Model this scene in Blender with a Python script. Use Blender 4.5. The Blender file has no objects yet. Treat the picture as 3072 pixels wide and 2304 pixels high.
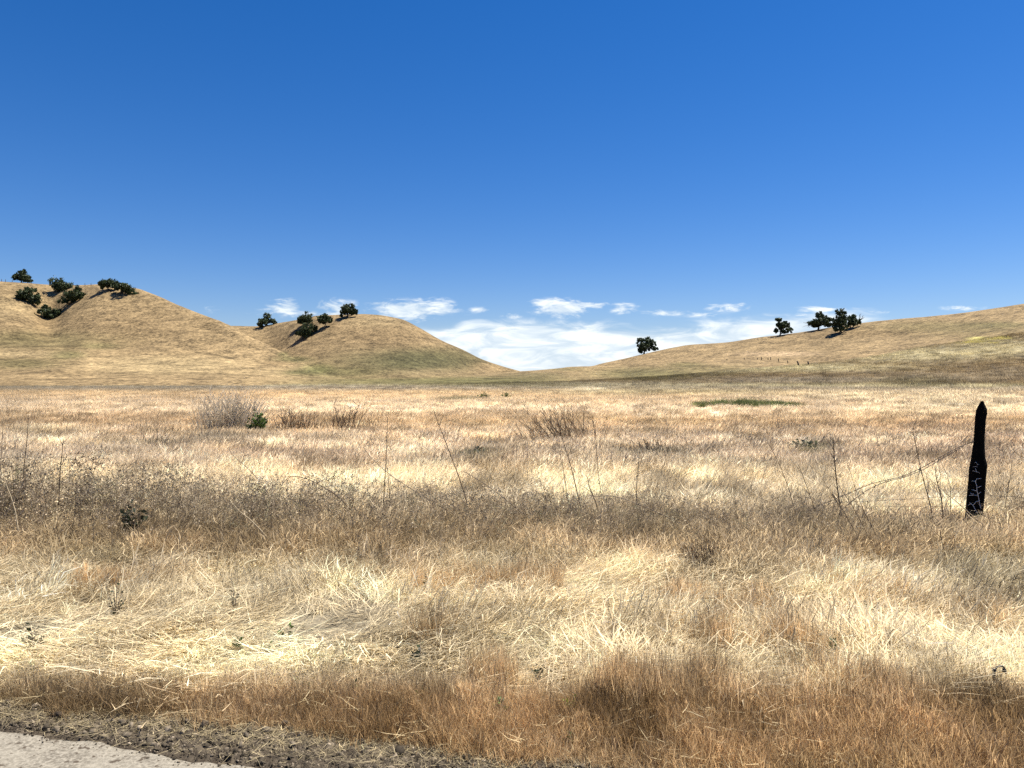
import bpy, math, random
import numpy as np
from mathutils import Vector

R = math.radians
S = bpy.context.scene
C = S.collection
rng = np.random.default_rng(7)

# ------------------------------------------------------------------ camera
F, CX, HY, CAMZ = 2250.0, 1536.0, 1140.0, 1.6      # focal length and horizon in photo pixels (3072 x 2304)
cam = bpy.data.cameras.new('camera')
cam.sensor_width = 36.0
cam.lens = F / 3072 * 36.0
cam.clip_start, cam.clip_end = 0.05, 20000
co = bpy.data.objects.new('camera', cam); C.objects.link(co)
co.location = (0, 0, CAMZ)
co.rotation_euler = (R(90) - math.atan((1152 - HY) / F), 0, 0)
S.camera = co

# ------------------------------------------------------------------ light, sky, exposure
SUN_AZ, SUN_EL = R(66), R(64)          # azimuth clockwise from the viewing direction
sd = Vector((math.sin(SUN_AZ) * math.cos(SUN_EL), math.cos(SUN_AZ) * math.cos(SUN_EL), math.sin(SUN_EL)))
sl = bpy.data.lights.new('sun', 'SUN'); sl.energy = 5.0; sl.angle = R(0.53); sl.color = (1.0, 0.935, 0.82)
so = bpy.data.objects.new('sun', sl); C.objects.link(so)
so.rotation_euler = sd.to_track_quat('Z', 'Y').to_euler()

W = bpy.data.worlds.new('World'); S.world = W; W.use_nodes = True
nt = W.node_tree; nt.nodes.clear()


class N:
    """tiny node-graph helper"""
    def __init__(s, tree): s.t = tree
    def add(s, kind, **kw):
        n = s.t.nodes.new(kind)
        for k, v in kw.items(): setattr(n, k, v)
        return n
    def put(s, sock, v):
        if hasattr(v, 'is_output'): s.t.links.new(v, sock)
        elif v is not None: sock.default_value = v
    def math(s, op, a, b=None, c=None, clamp=False):
        n = s.add('ShaderNodeMath', operation=op, use_clamp=clamp)
        for i, v in enumerate((a, b, c)): s.put(n.inputs[i], v)
        return n.outputs[0]
    def mix(s, f, a, b, mode='MIX'):
        n = s.add('ShaderNodeMix', data_type='RGBA', blend_type=mode)
        s.put(n.inputs[0], f); s.put(n.inputs[6], a); s.put(n.inputs[7], b)
        return n.outputs[2]
    def noise(s, vec, scale, detail=4, rough=.55, dist=0):
        n = s.add('ShaderNodeTexNoise')
        s.put(n.inputs['Vector'], vec)
        n.inputs['Scale'].default_value = scale; n.inputs['Detail'].default_value = detail
        n.inputs['Roughness'].default_value = rough; n.inputs['Distortion'].default_value = dist
        return n.outputs['Fac']
    def ramp(s, f, lo, hi):
        n = s.add('ShaderNodeMapRange', interpolation_type='SMOOTHSTEP')
        s.put(n.inputs['Value'], f); n.inputs['From Min'].default_value = lo; n.inputs['From Max'].default_value = hi
        return n.outputs['Result']
    def scale(s, vec, sc):
        n = s.add('ShaderNodeVectorMath', operation='MULTIPLY'); s.put(n.inputs[0], vec); n.inputs[1].default_value = sc
        return n.outputs[0]


def build_sky():
    g = N(nt)
    sky = g.add('ShaderNodeTexSky', sky_type='NISHITA', sun_disc=False)
    sky.sun_elevation, sky.sun_rotation = SUN_EL, SUN_AZ
    sky.altitude, sky.air_density, sky.dust_density, sky.ozone_density = 150, 1.0, 0.12, 3.2
    tc = g.add('ShaderNodeTexCoord')
    sep = g.add('ShaderNodeSeparateXYZ'); g.put(sep.inputs[0], tc.outputs['Generated'])
    y = g.math('MAXIMUM', sep.outputs['Y'], 0.02)
    # direction as tangents of bearing and elevation
    u = g.math('DIVIDE', sep.outputs['X'], y)
    v = g.math('DIVIDE', sep.outputs['Z'], y)
    comb = g.add('ShaderNodeCombineXYZ'); g.put(comb.inputs[0], u); g.put(comb.inputs[1], v)
    uv = comb.outputs[0]
    n1 = g.noise(g.scale(uv, (14, 55, 1)), 1.0, 6, .6, .7)
    n2 = g.noise(g.scale(uv, (45, 130, 1)), 1.0, 5, .6, 1.2)
    n3 = g.noise(g.scale(uv, (5, 22, 1)), 1.0, 4, .5, .3)
    tot = None
    for px, py, sx, sy, a in CLOUDS:
        uu = g.math('MULTIPLY', g.math('SUBTRACT', u, (px - CX) / F), F / sx)
        vv = g.math('MULTIPLY', g.math('SUBTRACT', v, (HY - py) / F), F / sy)
        e = g.math('ADD', g.math('MULTIPLY', uu, uu), g.math('MULTIPLY', vv, vv))
        e = g.math('MULTIPLY', g.math('EXPONENT', g.math('MULTIPLY', e, -1.0)), a)
        tot = e if tot is None else g.math('MAXIMUM', tot, e)
    # the long bank of stratus low over the gap
    top = g.math('ADD', g.math('MULTIPLY_ADD', g.math('SUBTRACT', u, (1250 - CX) / F), .022, (HY - 978) / F), g.math('ADD', g.math('MULTIPLY', g.math('SUBTRACT', n3, .5), 0.07), g.math('MULTIPLY', g.math('SUBTRACT', n1, .5), 0.035)))
    edge = g.ramp(g.math('SUBTRACT', top, v), -0.008, 0.014)
    inl = g.ramp(u, (1215 - CX) / F, (1330 - CX) / F)
    inr = g.math('SUBTRACT', 1.0, g.ramp(u, (2520 - CX) / F, (2700 - CX) / F))
    bank = g.math('MULTIPLY', g.math('MULTIPLY', edge, inl), inr)
    bank = g.math('MULTIPLY', bank, g.ramp(n1, .1, .42))
    wisp = g.math('ADD', g.math('MULTIPLY', g.math('SUBTRACT', n1, .5), 2.2), g.math('MULTIPLY', g.math('SUBTRACT', n2, .5), 1.2))
    small = g.ramp(g.math('ADD', tot, g.math('MULTIPLY', wisp, g.math('MINIMUM', g.math('MULTIPLY', tot, 2.5), 1.0))), .22, .95)
    cov = g.math('MAXIMUM', g.math('MULTIPLY', small, .92), g.math('MULTIPLY', bank, .93))
    # thin veil behind the bank
    cloudcol = g.mix(g.ramp(n1, .38, .62), (6.7, 7.8, 8.8, 1), (10.2, 10.6, 10.5, 1))
    hs = g.add('ShaderNodeHueSaturation'); hs.inputs['Saturation'].default_value = SKY_SAT; hs.inputs['Hue'].default_value = SKY_HUE
    hs.inputs['Value'].default_value = SKY_VAL
    g.put(hs.inputs['Color'], sky.outputs[0])
    blue = g.mix(1.0, hs.outputs[0], (.87, .87, 1.10, 1), 'MULTIPLY')
    col = g.mix(cov, blue, cloudcol)
    bg = g.add('ShaderNodeBackground'); g.put(bg.inputs['Color'], col); bg.inputs['Strength'].default_value = 0.05
    out = g.add('ShaderNodeOutputWorld'); nt.links.new(bg.outputs[0], out.inputs[0])


SKY_SAT, SKY_HUE, SKY_VAL = 1.38, 0.5, 1.0
CLOUDS = [(640, 925, 32, 20, .45), (765, 935, 40, 14, .4), (860, 922, 60, 26, .95), (905, 940, 60, 16, .6), (1000, 922, 75, 26, .85),
          (1145, 915, 60, 14, .7), (1230, 930, 120, 30, 1.1), (1310, 925, 60, 28, .9), (1435, 932, 40, 16, .42), (1532, 950, 44, 14, .42),
          (1625, 912, 55, 14, .8), (1690, 925, 85, 28, 1.1), (1765, 915, 60, 14, .8), (1870, 925, 50, 20, .6), (1990, 938, 90, 12, .5), (2190, 925, 90, 18, .55),
          (2480, 930, 120, 12, .6), (2370, 945, 90, 12, .45), (2890, 925, 80, 10, .5), (2640, 935, 70, 9, .35), (2110, 945, 70, 12, .4)]
build_sky()

S.view_settings.view_transform = 'Standard'; S.view_settings.look = 'None'
S.view_settings.exposure = 1.12; S.view_settings.gamma = 1.0


# ------------------------------------------------------------------ numeric helpers
def pchip(xs, ys, x):
    xs, ys, x = np.asarray(xs, float), np.asarray(ys, float), np.asarray(x, float)
    h = np.diff(xs); d = np.diff(ys) / h
    m = np.zeros_like(ys)
    m[0], m[-1] = d[0], d[-1]
    for i in range(1, len(xs) - 1):
        if d[i - 1] * d[i] > 0:
            w1, w2 = 2 * h[i] + h[i - 1], h[i] + 2 * h[i - 1]
            m[i] = (w1 + w2) / (w1 / d[i - 1] + w2 / d[i])
    k = np.clip(np.searchsorted(xs, x) - 1, 0, len(h) - 1)
    t = np.clip((x - xs[k]) / h[k], 0, 1)
    return ((2 * t**3 - 3 * t**2 + 1) * ys[k] + (t**3 - 2 * t**2 + t) * h[k] * m[k]
            + (-2 * t**3 + 3 * t**2) * ys[k + 1] + (t**3 - t**2) * h[k] * m[k + 1])


def hash2(ix, iy, seed):
    n = (ix.astype(np.int64) * 374761393 + iy.astype(np.int64) * 668265263 + seed * 1442695041) & 0x7fffffff
    n = ((n ^ (n >> 13)) * 1274126177) & 0x7fffffff
    n = (n ^ (n >> 16)) & 0xffff
    return n / 65535.0


def vnoise(x, y, seed=0):
    x, y = np.asarray(x, float), np.asarray(y, float)
    ix, iy = np.floor(x), np.floor(y)
    fx, fy = x - ix, y - iy
    fx, fy = fx * fx * (3 - 2 * fx), fy * fy * (3 - 2 * fy)
    a, b = hash2(ix, iy, seed), hash2(ix + 1, iy, seed)
    c, d = hash2(ix, iy + 1, seed), hash2(ix + 1, iy + 1, seed)
    return (a * (1 - fx) + b * fx) * (1 - fy) + (c * (1 - fx) + d * fx) * fy


def fbm(x, y, seed=0, octs=4):                       # about -0.5 .. 0.5
    s, a, tot = 0, .5, 0
    for k in range(octs):
        s = s + a * (vnoise(x * 2**k + 17.3 * k, y * 2**k + 9.1 * k, seed + k) - .5); tot += a; a *= .55
    return s / tot


def sstep(a, b, x):
    t = np.clip((x - a) / (b - a), 0, 1); return t * t * (3 - 2 * t)


def pt(px, py, d):
    """point at depth d metres (along the view) that stands at photo pixel px, py"""
    return Vector(((px - CX) / F * d, d, CAMZ - (py - HY) / F * d))


def dep(py): return F * CAMZ / (py - HY)             # depth of flat ground at a photo row


# ------------------------------------------------------------------ object helpers
def mesh_np(name, verts, faces, mat, parent=None, smooth=False, loc=None, attrs=None):
    """faces: int array (n,3|4) or list of lists"""
    me = bpy.data.meshes.new(name)
    verts = np.asarray(verts, np.float32)
    if isinstance(faces, np.ndarray):
        k = faces.shape[1]
        me.vertices.add(len(verts)); me.vertices.foreach_set('co', verts.ravel())
        me.loops.add(faces.size); me.loops.foreach_set('vertex_index', faces.ravel().astype(np.int32))
        me.polygons.add(len(faces)); me.polygons.foreach_set('loop_start', np.arange(0, faces.size, k, dtype=np.int32))
        me.update(calc_edges=True); me.validate()
    else:
        me.from_pydata([tuple(v) for v in verts], [], [list(f) for f in faces]); me.update()
    if smooth: me.polygons.foreach_set('use_smooth', np.ones(len(me.polygons), bool))
    for k, (typ, arr) in (attrs or {}).items():
        a = me.attributes.new(k, typ, 'POINT')
        a.data.foreach_set('color' if 'COLOR' in typ else 'value', np.asarray(arr, np.float32).ravel())
    o = bpy.data.objects.new(name, me)
    if mat: me.materials.append(mat)
    if parent is not False: C.objects.link(o)
    if parent: o.parent = parent
    if loc is not None: o.location = loc
    return o


def tag(o, label=None, cat=None, group=None, kind=None):
    for k, v in (('label', label), ('category', cat), ('group', group), ('kind', kind)):
        if v: o[k] = v
    return o


def thing(name, label, cat, loc, group=None):
    o = bpy.data.objects.new(name, None); C.objects.link(o); o.location = loc
    o.empty_display_size = .2
    return tag(o, label, cat, group)


def tube(path, radii, sides=5, cap=True):
    """verts, faces of a tapered tube along a list of points"""
    P = [Vector(p) for p in path]; n = len(P); V, Fc = [], []
    if not hasattr(radii, '__len__'): radii = [radii] * n
    ref = Vector((.31, .87, .37))
    for i in range(n):
        t = (P[min(i + 1, n - 1)] - P[max(i - 1, 0)])
        t = t.normalized() if t.length > 1e-9 else Vector((0, 0, 1))
        a = t.cross(ref).normalized(); b = t.cross(a)
        for k in range(sides):
            an = 2 * math.pi * k / sides
            V.append(P[i] + (a * math.cos(an) + b * math.sin(an)) * radii[i])
    for i in range(n - 1):
        for k in range(sides):
            k2 = (k + 1) % sides
            Fc.append((i * sides + k, i * sides + k2, (i + 1) * sides + k2, (i + 1) * sides + k))
    if cap and sides > 2:
        Fc.append(tuple(range(sides))[::-1]); Fc.append(tuple((n - 1) * sides + k for k in range(sides)))
    return V, Fc


class MB:
    def __init__(s): s.v, s.f = [], []
    def add(s, vf):
        o = len(s.v); s.v += [tuple(p) for p in vf[0]]; s.f += [tuple(i + o for i in f) for f in vf[1]]; return s
    def build(s, name, mat, parent=None, origin=(0, 0, 0), smooth=True, loc=None):
        v = np.array(s.v, float).reshape(-1, 3) - np.array(origin)
        return mesh_np(name, v, s.f, mat, parent, smooth, loc)


# ------------------------------------------------------------------ materials
def material(name):
    m = bpy.data.materials.new(name); m.use_nodes = True; m.node_tree.nodes.clear()
    return m, N(m.node_tree)


def out(g, sh):
    o = g.add('ShaderNodeOutputMaterial'); g.t.links.new(sh, o.inputs['Surface']); return o


def simple(name, col, rough=.8, var=.25, scale=20, spec=.3, bump=0):
    m, g = material(name)
    tc = g.add('ShaderNodeTexCoord')
    n = g.noise(tc.outputs['Object'], scale, 5)
    a = tuple(c * (1 - var) for c in col) + (1,); b = tuple(min(1, c * (1 + var)) for c in col) + (1,)
    p = g.add('ShaderNodeBsdfPrincipled'); g.put(p.inputs['Base Color'], g.mix(n, a, b))
    p.inputs['Roughness'].default_value = rough; p.inputs['Specular IOR Level'].default_value = spec
    if bump:
        b = g.add('ShaderNodeBump'); b.inputs['Strength'].default_value = 1; b.inputs['Distance'].default_value = bump
        g.put(b.inputs['Height'], n); g.put(p.inputs['Normal'], b.outputs[0])
    out(g, p.outputs[0]); return m


def blade_material(name, trans=.38, instanced=True, col=None, spec=.25, vr=1.1):
    """dry or green blades: own colour per tuft times a per-blade variation, partly see-through to light"""
    m, g = material(name)
    if col is None:
        a = g.add('ShaderNodeAttribute', attribute_name='tint', attribute_type='INSTANCER' if instanced else 'GEOMETRY')
        c = a.outputs['Color']
    else: c = col
    r = g.add('ShaderNodeAttribute', attribute_name='rnd')
    f = g.math('MULTIPLY_ADD', r.outputs['Fac'], vr, 1 - vr / 2)
    v = g.add('ShaderNodeVectorMath', operation='SCALE'); g.put(v.inputs[0], c); g.put(v.inputs['Scale'], f)
    p = g.add('ShaderNodeBsdfPrincipled'); g.put(p.inputs['Base Color'], v.outputs[0])
    p.inputs['Roughness'].default_value = .5; p.inputs['Specular IOR Level'].default_value = spec
    t = g.add('ShaderNodeBsdfTranslucent'); g.put(t.inputs['Color'], v.outputs[0])
    mx = g.add('ShaderNodeMixShader'); mx.inputs[0].default_value = trans
    g.t.links.new(p.outputs[0], mx.inputs[1]); g.t.links.new(t.outputs[0], mx.inputs[2])
    out(g, mx.outputs[0]); return m


def terrain_material(name, fine, streak, ca=2.4, cb=2.2, bump=0):
    """earth and grass cover: colour attribute times noise at several sizes"""
    m, g = material(name)
    a = g.add('ShaderNodeAttribute', attribute_name='tint')
    geo = g.add('ShaderNodeNewGeometry')
    P = geo.outputs['Position']
    n1 = g.noise(P, fine, 6, .7)
    n2 = g.noise(g.scale(P, streak), 1.0, 5, .65, .4)
    k = g.math('ADD', g.math('MULTIPLY', g.math('SUBTRACT', n1, .5), ca), g.math('MULTIPLY', g.math('SUBTRACT', n2, .5), cb))
    k = g.math('ADD', k, 1.0)
    k = g.math('MAXIMUM', k, .25)
    v = g.add('ShaderNodeVectorMath', operation='SCALE'); g.put(v.inputs[0], a.outputs['Color']); g.put(v.inputs['Scale'], k)
    p = g.add('ShaderNodeBsdfPrincipled'); g.put(p.inputs['Base Color'], v.outputs[0])
    p.inputs['Roughness'].default_value = .9; p.inputs['Specular IOR Level'].default_value = .1
    if bump:
        b = g.add('ShaderNodeBump'); b.inputs['Distance'].default_value = bump; b.inputs['Strength'].default_value = .7
        g.put(b.inputs['Height'], n1); g.put(p.inputs['Normal'], b.outputs[0])
    out(g, p.outputs[0]); return m


M = dict(
    farblades=blade_material('far_dry_blades', .62, vr=.5),
    blades=blade_material('dry_blades', .55), green=blade_material('green_blades', .35),
    weed=blade_material('weed_stems', .3), leaf=blade_material('green_leaf', .25, col=(.075, .12, .03)),
    darkleaf=blade_material('dark_leaf', .15, col=(.035, .045, .022)),
    yellowleaf=blade_material('yellow_leaf', .35, col=(.26, .30, .05)),
    ground=terrain_material('ground_cover', 22.0, (1.2, 1.2, 1.2)),
    hill=terrain_material('hill_cover', .75, (.13, .13, .3), 3.9, 2.4, .9),
    bark=simple('bark', (.05, .04, .032), .9, .4, 3), char=simple('charred_wood', (.006, .0055, .005), .95, .6, 14, .04, .003),
    ash=simple('ash_grey', (.75, .73, .68), .9, .2, 30), wire=simple('rusty_wire', (.045, .028, .02), .7, .4, 60, .4),
    stalk=simple('brown_stalk', (.075, .048, .03), .8, .4, 8), pale=simple('pale_stalk', (.42, .34, .22), .7, .3, 8),
    mid=simple('grey_stalk', (.19, .15, .11), .8, .35, 8), iron=simple('black_iron', (.012, .012, .013), .55, .3, 20, .5),
    wood=simple('weathered_wood', (.07, .055, .045), .9, .3, 4),
    clod=simple('dark_clod', (.072, .056, .040), .95, .45, 25, .15, .004), redleaf=simple('red_leaf', (.22, .06, .03), .7, .3, 30),
)


def crown_material():
    m, g = material('oak_leaves')
    r = g.add('ShaderNodeAttribute', attribute_name='rnd')
    c = g.mix(r.outputs['Fac'], (.018, .028, .012, 1), (.075, .10, .038, 1))
    p = g.add('ShaderNodeBsdfPrincipled'); g.put(p.inputs['Base Color'], c)
    p.inputs['Roughness'].default_value = .55; p.inputs['Specular IOR Level'].default_value = .25
    t = g.add('ShaderNodeBsdfTranslucent'); g.put(t.inputs['Color'], c)
    mx = g.add('ShaderNodeMixShader'); mx.inputs[0].default_value = .15
    g.t.links.new(p.outputs[0], mx.inputs[1]); g.t.links.new(t.outputs[0], mx.inputs[2])
    out(g, mx.outputs[0]); return m


M['crown'] = crown_material()


def clod_material():
    m, g = material('earth_crumbs')
    a = g.add('ShaderNodeAttribute', attribute_name='tint', attribute_type='INSTANCER')
    geo = g.add('ShaderNodeNewGeometry')
    n = g.math('MULTIPLY_ADD', g.noise(geo.outputs['Position'], 120, 4, .6), 1.2, .4)
    v = g.add('ShaderNodeVectorMath', operation='SCALE'); g.put(v.inputs[0], a.outputs['Color']); g.put(v.inputs['Scale'], n)
    p = g.add('ShaderNodeBsdfPrincipled'); g.put(p.inputs['Base Color'], v.outputs[0]); p.inputs['Roughness'].default_value = 1
    p.inputs['Specular IOR Level'].default_value = .05
    out(g, p.outputs[0]); return m


M['tintclod'] = clod_material()

# ------------------------------------------------------------------ colours of the cover (albedo)
PAL = {k: np.array(v) for k, v in dict(
    pale=(.735, .635, .45), pink=(.70, .59, .43), straw=(.765, .672, .475), gold=(.58, .45, .275), brown=(.42, .305, .185), rust=(.44, .30, .155),
    grey=(.36, .31, .225), olive=(.10, .092, .038), green=(.085, .105, .03), weed=(.42, .345, .225), tan=(.212, .153, .080), tan2=(.16, .112, .057),
    lite=(.28, .212, .112), dolive=(.07, .066, .03), sage=(.50, .44, .26), dirt=(.12, .10, .075), yellow=(.45, .40, .14)).items()}

BANDS = [(700, 'tan'), (1000, 'tan'), (1120, 'tan'), (1142, 'tan'), (1150, 'sage'), (1158, 'grey'), (1172, 'gold'), (1215, 'pink'), (1250, 'gold'), (1300, 'pink'),
         (1350, 'pink'), (1390, 'pale'), (1480, 'pale'), (1540, 'gold'), (1600, 'gold'), (1670, 'straw'), (1985, 'straw'), (2070, 'rust'), (2400, 'rust')]

# patches: cx, cy, rx, ry, colour, strength  (photo pixels of what is seen there)
PATCHES = [
    # hills on the left
    (110, 1020, 260, 30, 'olive', .55), (200, 1065, 60, 14, 'olive', .8), (60, 1090, 130, 18, 'olive', .6), (300, 1038, 60, 10, 'olive', .6),
    (140, 960, 40, 60, 'tan2', .6), (380, 980, 200, 55, 'tan2', .45), (120, 1100, 300, 18, 'sage', .5), (500, 1096, 240, 28, 'lite', .9), (40, 1062, 130, 10, 'lite', .8), (20, 920, 90, 40, 'lite', .4),
    (750, 1055, 60, 20, 'sage', .5), (850, 1063, 20, 8, 'olive', .7), (880, 1078, 60, 10, 'olive', .8), (700, 1075, 90, 12, 'sage', .6), (800, 1118, 160, 14, 'lite', .25),
    (890, 1117, 40, 6, 'olive', .7), (830, 1090, 50, 8, 'tan2', .6),
    # middle hill
    (1230, 1085, 260, 40, 'dolive', .85), (1010, 1118, 160, 18, 'olive', .7), (1240, 1080, 90, 35, 'dolive', .6), (1360, 1072, 100, 34, 'dolive', .5), (1180, 1010, 200, 30, 'tan2', .5),
    (1480, 1105, 60, 18, 'tan', .9), (1130, 965, 90, 16, 'lite', .4), (1290, 1116, 130, 10, 'lite', .4), (950, 1105, 50, 16, 'green', .4), (1200, 1142, 330, 8, 'olive', .8),
    # foothill and knoll
    (1620, 1125, 120, 10, 'dolive', .6), (1480, 1140, 260, 12, 'olive', .85), (1700, 1108, 60, 6, 'olive', .5), (1760, 1122, 70, 10, 'tan', .8), (1950, 1122, 190, 22, 'olive', .8), (2230, 1098, 60, 14, 'lite', .5),
    (2060, 1095, 60, 10, 'olive', .6), (2160, 1110, 100, 14, 'olive', .45),
    # right hill
    (2250, 1050, 250, 30, 'tan', .5), (2850, 985, 250, 25, 'olive', .5), (2480, 1000, 200, 14, 'tan2', .4), (2940, 1015, 40, 5, 'yellow', .9), (2330, 1062, 120, 8, 'brown', .5), (2650, 1000, 220, 14, 'tan2', .5), (2900, 950, 160, 16, 'tan', .6), (3000, 975, 100, 10, 'olive', .5),
    # near rise
    (2300, 1100, 420, 14, 'sage', .9), (2700, 1060, 300, 24, 'sage', .8), (3000, 1040, 160, 26, 'sage', .75), (1700, 1150, 300, 6, 'olive', .45),
    (2400, 1136, 300, 10, 'grey', .75), (2820, 1128, 260, 14, 'grey', .45), (3050, 1108, 130, 14, 'grey', .35), (2750, 1138, 140, 14, 'olive', .5), (1900, 1148, 330, 8, 'grey', .5),
    (2700, 1178, 500, 14, 'straw', .55), (2000, 1170, 360, 10, 'sage', .55), (2900, 1210, 250, 20, 'straw', .6), (1760, 1163, 60, 6, 'straw', .8),
    # flat field
    (800, 1158, 520, 6, 'grey', .6), (250, 1160, 300, 5, 'grey', .4), (350, 1247, 420, 16, 'brown', 0.45), (60, 1222, 160, 10, 'gold', 0.35), (1300, 1236, 260, 9, 'brown', 0.28), (980, 1180, 400, 7, 'gold', 0.28),
    (880, 1350, 200, 20, 'brown', 0.52), (620, 1322, 180, 12, 'gold', 0.35), (1130, 1300, 120, 12, 'gold', 0.35), (120, 1280, 130, 16, 'pale', .8), (300, 1310, 300, 14, 'pale', .5),
    (1780, 1335, 300, 24, 'weed', 0.39), (1960, 1345, 110, 14, 'olive', .5), (1670, 1270, 90, 30, 'weed', 0.39), (1460, 1360, 120, 24, 'gold', 0.49), (1700, 1190, 160, 10, 'gold', 0.42), (2050, 1185, 160, 10, 'gold', 0.32),
    (2500, 1262, 330, 14, 'brown', 0.42), (2850, 1262, 200, 14, 'brown', 0.39), (2950, 1320, 160, 40, 'brown', 0.56), (2700, 1350, 220, 26, 'brown', 0.45), (2350, 1330, 160, 16, 'gold', 0.42), (2950, 1390, 120, 20, 'brown', 0.35),
    (2200, 1270, 250, 14, 'gold', 0.28), (450, 1355, 250, 18, 'pink', .7), (2650, 1230, 300, 12, 'gold', 0.28), (2050, 1420, 500, 30, 'pale', .6), (700, 1290, 120, 20, 'grey', .5), (1000, 1290, 120, 14, 'grey', .4),
    (2420, 1320, 70, 16, 'olive', .7), (1420, 1345, 60, 16, 'olive', .6), (1380, 1190, 60, 6, 'green', .5),
    # weedy fence row
    (180, 1522, 260, 56, 'weed', 0.64), (750, 1542, 420, 60, 'weed', 0.56), (1250, 1552, 260, 56, 'weed', 0.52), (1750, 1542, 300, 48, 'weed', 0.60), (2250, 1552, 380, 48, 'weed', 0.56), (2800, 1552, 300, 36, 'weed', 0.52), (250, 1620, 120, 40, 'olive', .5),
    (2100, 1690, 120, 45, 'weed', 0.45), (2380, 1660, 160, 50, 'weed', 0.41), (2980, 1640, 140, 50, 'olive', .5), (1100, 1680, 150, 50, 'brown', .45), (380, 1690, 160, 30, 'brown', .4), (1560, 1640, 160, 40, 'olive', .35),
    # straw in front of it
    (1600, 1720, 260, 40, 'gold', 0.33), (2250, 1720, 260, 40, 'gold', 0.30), (2600, 1750, 200, 40, 'brown', 0.30), (2350, 1860, 160, 40, 'gold', 0.39), (2850, 1800, 200, 50, 'gold', 0.36), (1330, 1790, 160, 40, 'gold', 0.24), (150, 1790, 130, 30, 'gold', 0.27),
    (980, 1830, 110, 60, 'weed', .7), (1280, 1880, 50, 20, 'brown', 0.42), (1980, 1900, 120, 30, 'gold', 0.30), (2660, 2060, 90, 70, 'brown', 0.45), (2480, 2030, 60, 40, 'gold', 0.42), (1950, 2050, 140, 50, 'rust', .7), (1250, 2000, 330, 22, 'gold', 0.30),
    (250, 2060, 420, 70, 'gold', 0.51), (800, 2090, 300, 40, 'brown', 0.30), (1100, 2110, 300, 40, 'rust', .6), (2300, 2170, 400, 70, 'rust', .7), (1700, 2230, 200, 50, 'gold', 0.27), (3000, 2200, 160, 60, 'rust', .8), (2500, 2270, 300, 40, 'olive', .25), (500, 2130, 300, 24, 'gold', 0.27),
]


def tint(px, py, x, y, hills=False):
    """cover colour at what is seen at px, py (world x, y only feed the noise)"""
    px, py = np.asarray(px, float), np.asarray(py, float)
    wob = 1 / np.maximum(y, 3.0) * F
    px = px + fbm(x * .6, y * .35, 40) * .9 * wob
    py = py + fbm(x * .35 + 50, y * .2, 41) * np.clip((py - HY) * .18, 3, 60)
    keys = [b[0] for b in BANDS]; cols = np.array([PAL[b[1]] for b in BANDS])
    c = np.stack([np.interp(py, keys, cols[:, k]) for k in range(3)], -1)
    for cx, cy, rx, ry, col, s in PATCHES:
        if hills and col in ('sage', 'straw', 'grey', 'pale', 'pink'): continue
        e = ((px - cx) / rx)**2 + ((py - cy) / ry)**2
        w = s * np.exp(-e**1.5)
        c = c + (PAL[col] - c) * w[..., None]
    # drifts of lighter and browner growth
    far = np.clip(y / 40, .25, 12)
    b = np.clip(fbm(x / (2.4 * far), y / (4.5 * far), 44) * 2.2, -.6, .8)
    c = c * (1 + .22 * b[..., None])
    return np.clip(c, .01, .9)


# ------------------------------------------------------------------ terrain
def road_edge(x): return 3.16 - .27 * (x + 1.15)
def dirt_edge(x): return 3.66 - .205 * (x + 2.5)


def berm_z(x, y):
    k = (y - road_edge(x) + .06) / np.maximum(dirt_edge(x) + .24 - road_edge(x), .12)
    env = np.clip(np.sin(np.clip(k * 1.08, 0, 1) * math.pi), 0, 1)**.6
    return -.02 + env * (.028 + fbm(x * 3, y * 3, 70) * .04 + np.abs(fbm(x * 11, y * 11, 71)) * .05 + fbm(x * 45, y * 45, 72, 3) * .03)


def ground_z(x, y):
    x, y = np.asarray(x, float), np.asarray(y, float)
    near = sstep(0.1, 1.2, y - dirt_edge(x))
    z = near * (fbm(x * .9, y * .9, 3) * .14 + fbm(x * 3, y * 3, 5, 3) * .035 + np.abs(fbm(x * 9, y * 9, 6, 3)) * .05 * sstep(9, 7, y))
    z = z + sstep(10, 40, y) * fbm(x / 14, y / 18, 9) * .5
    return z - .02


HILLS = {}


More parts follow.
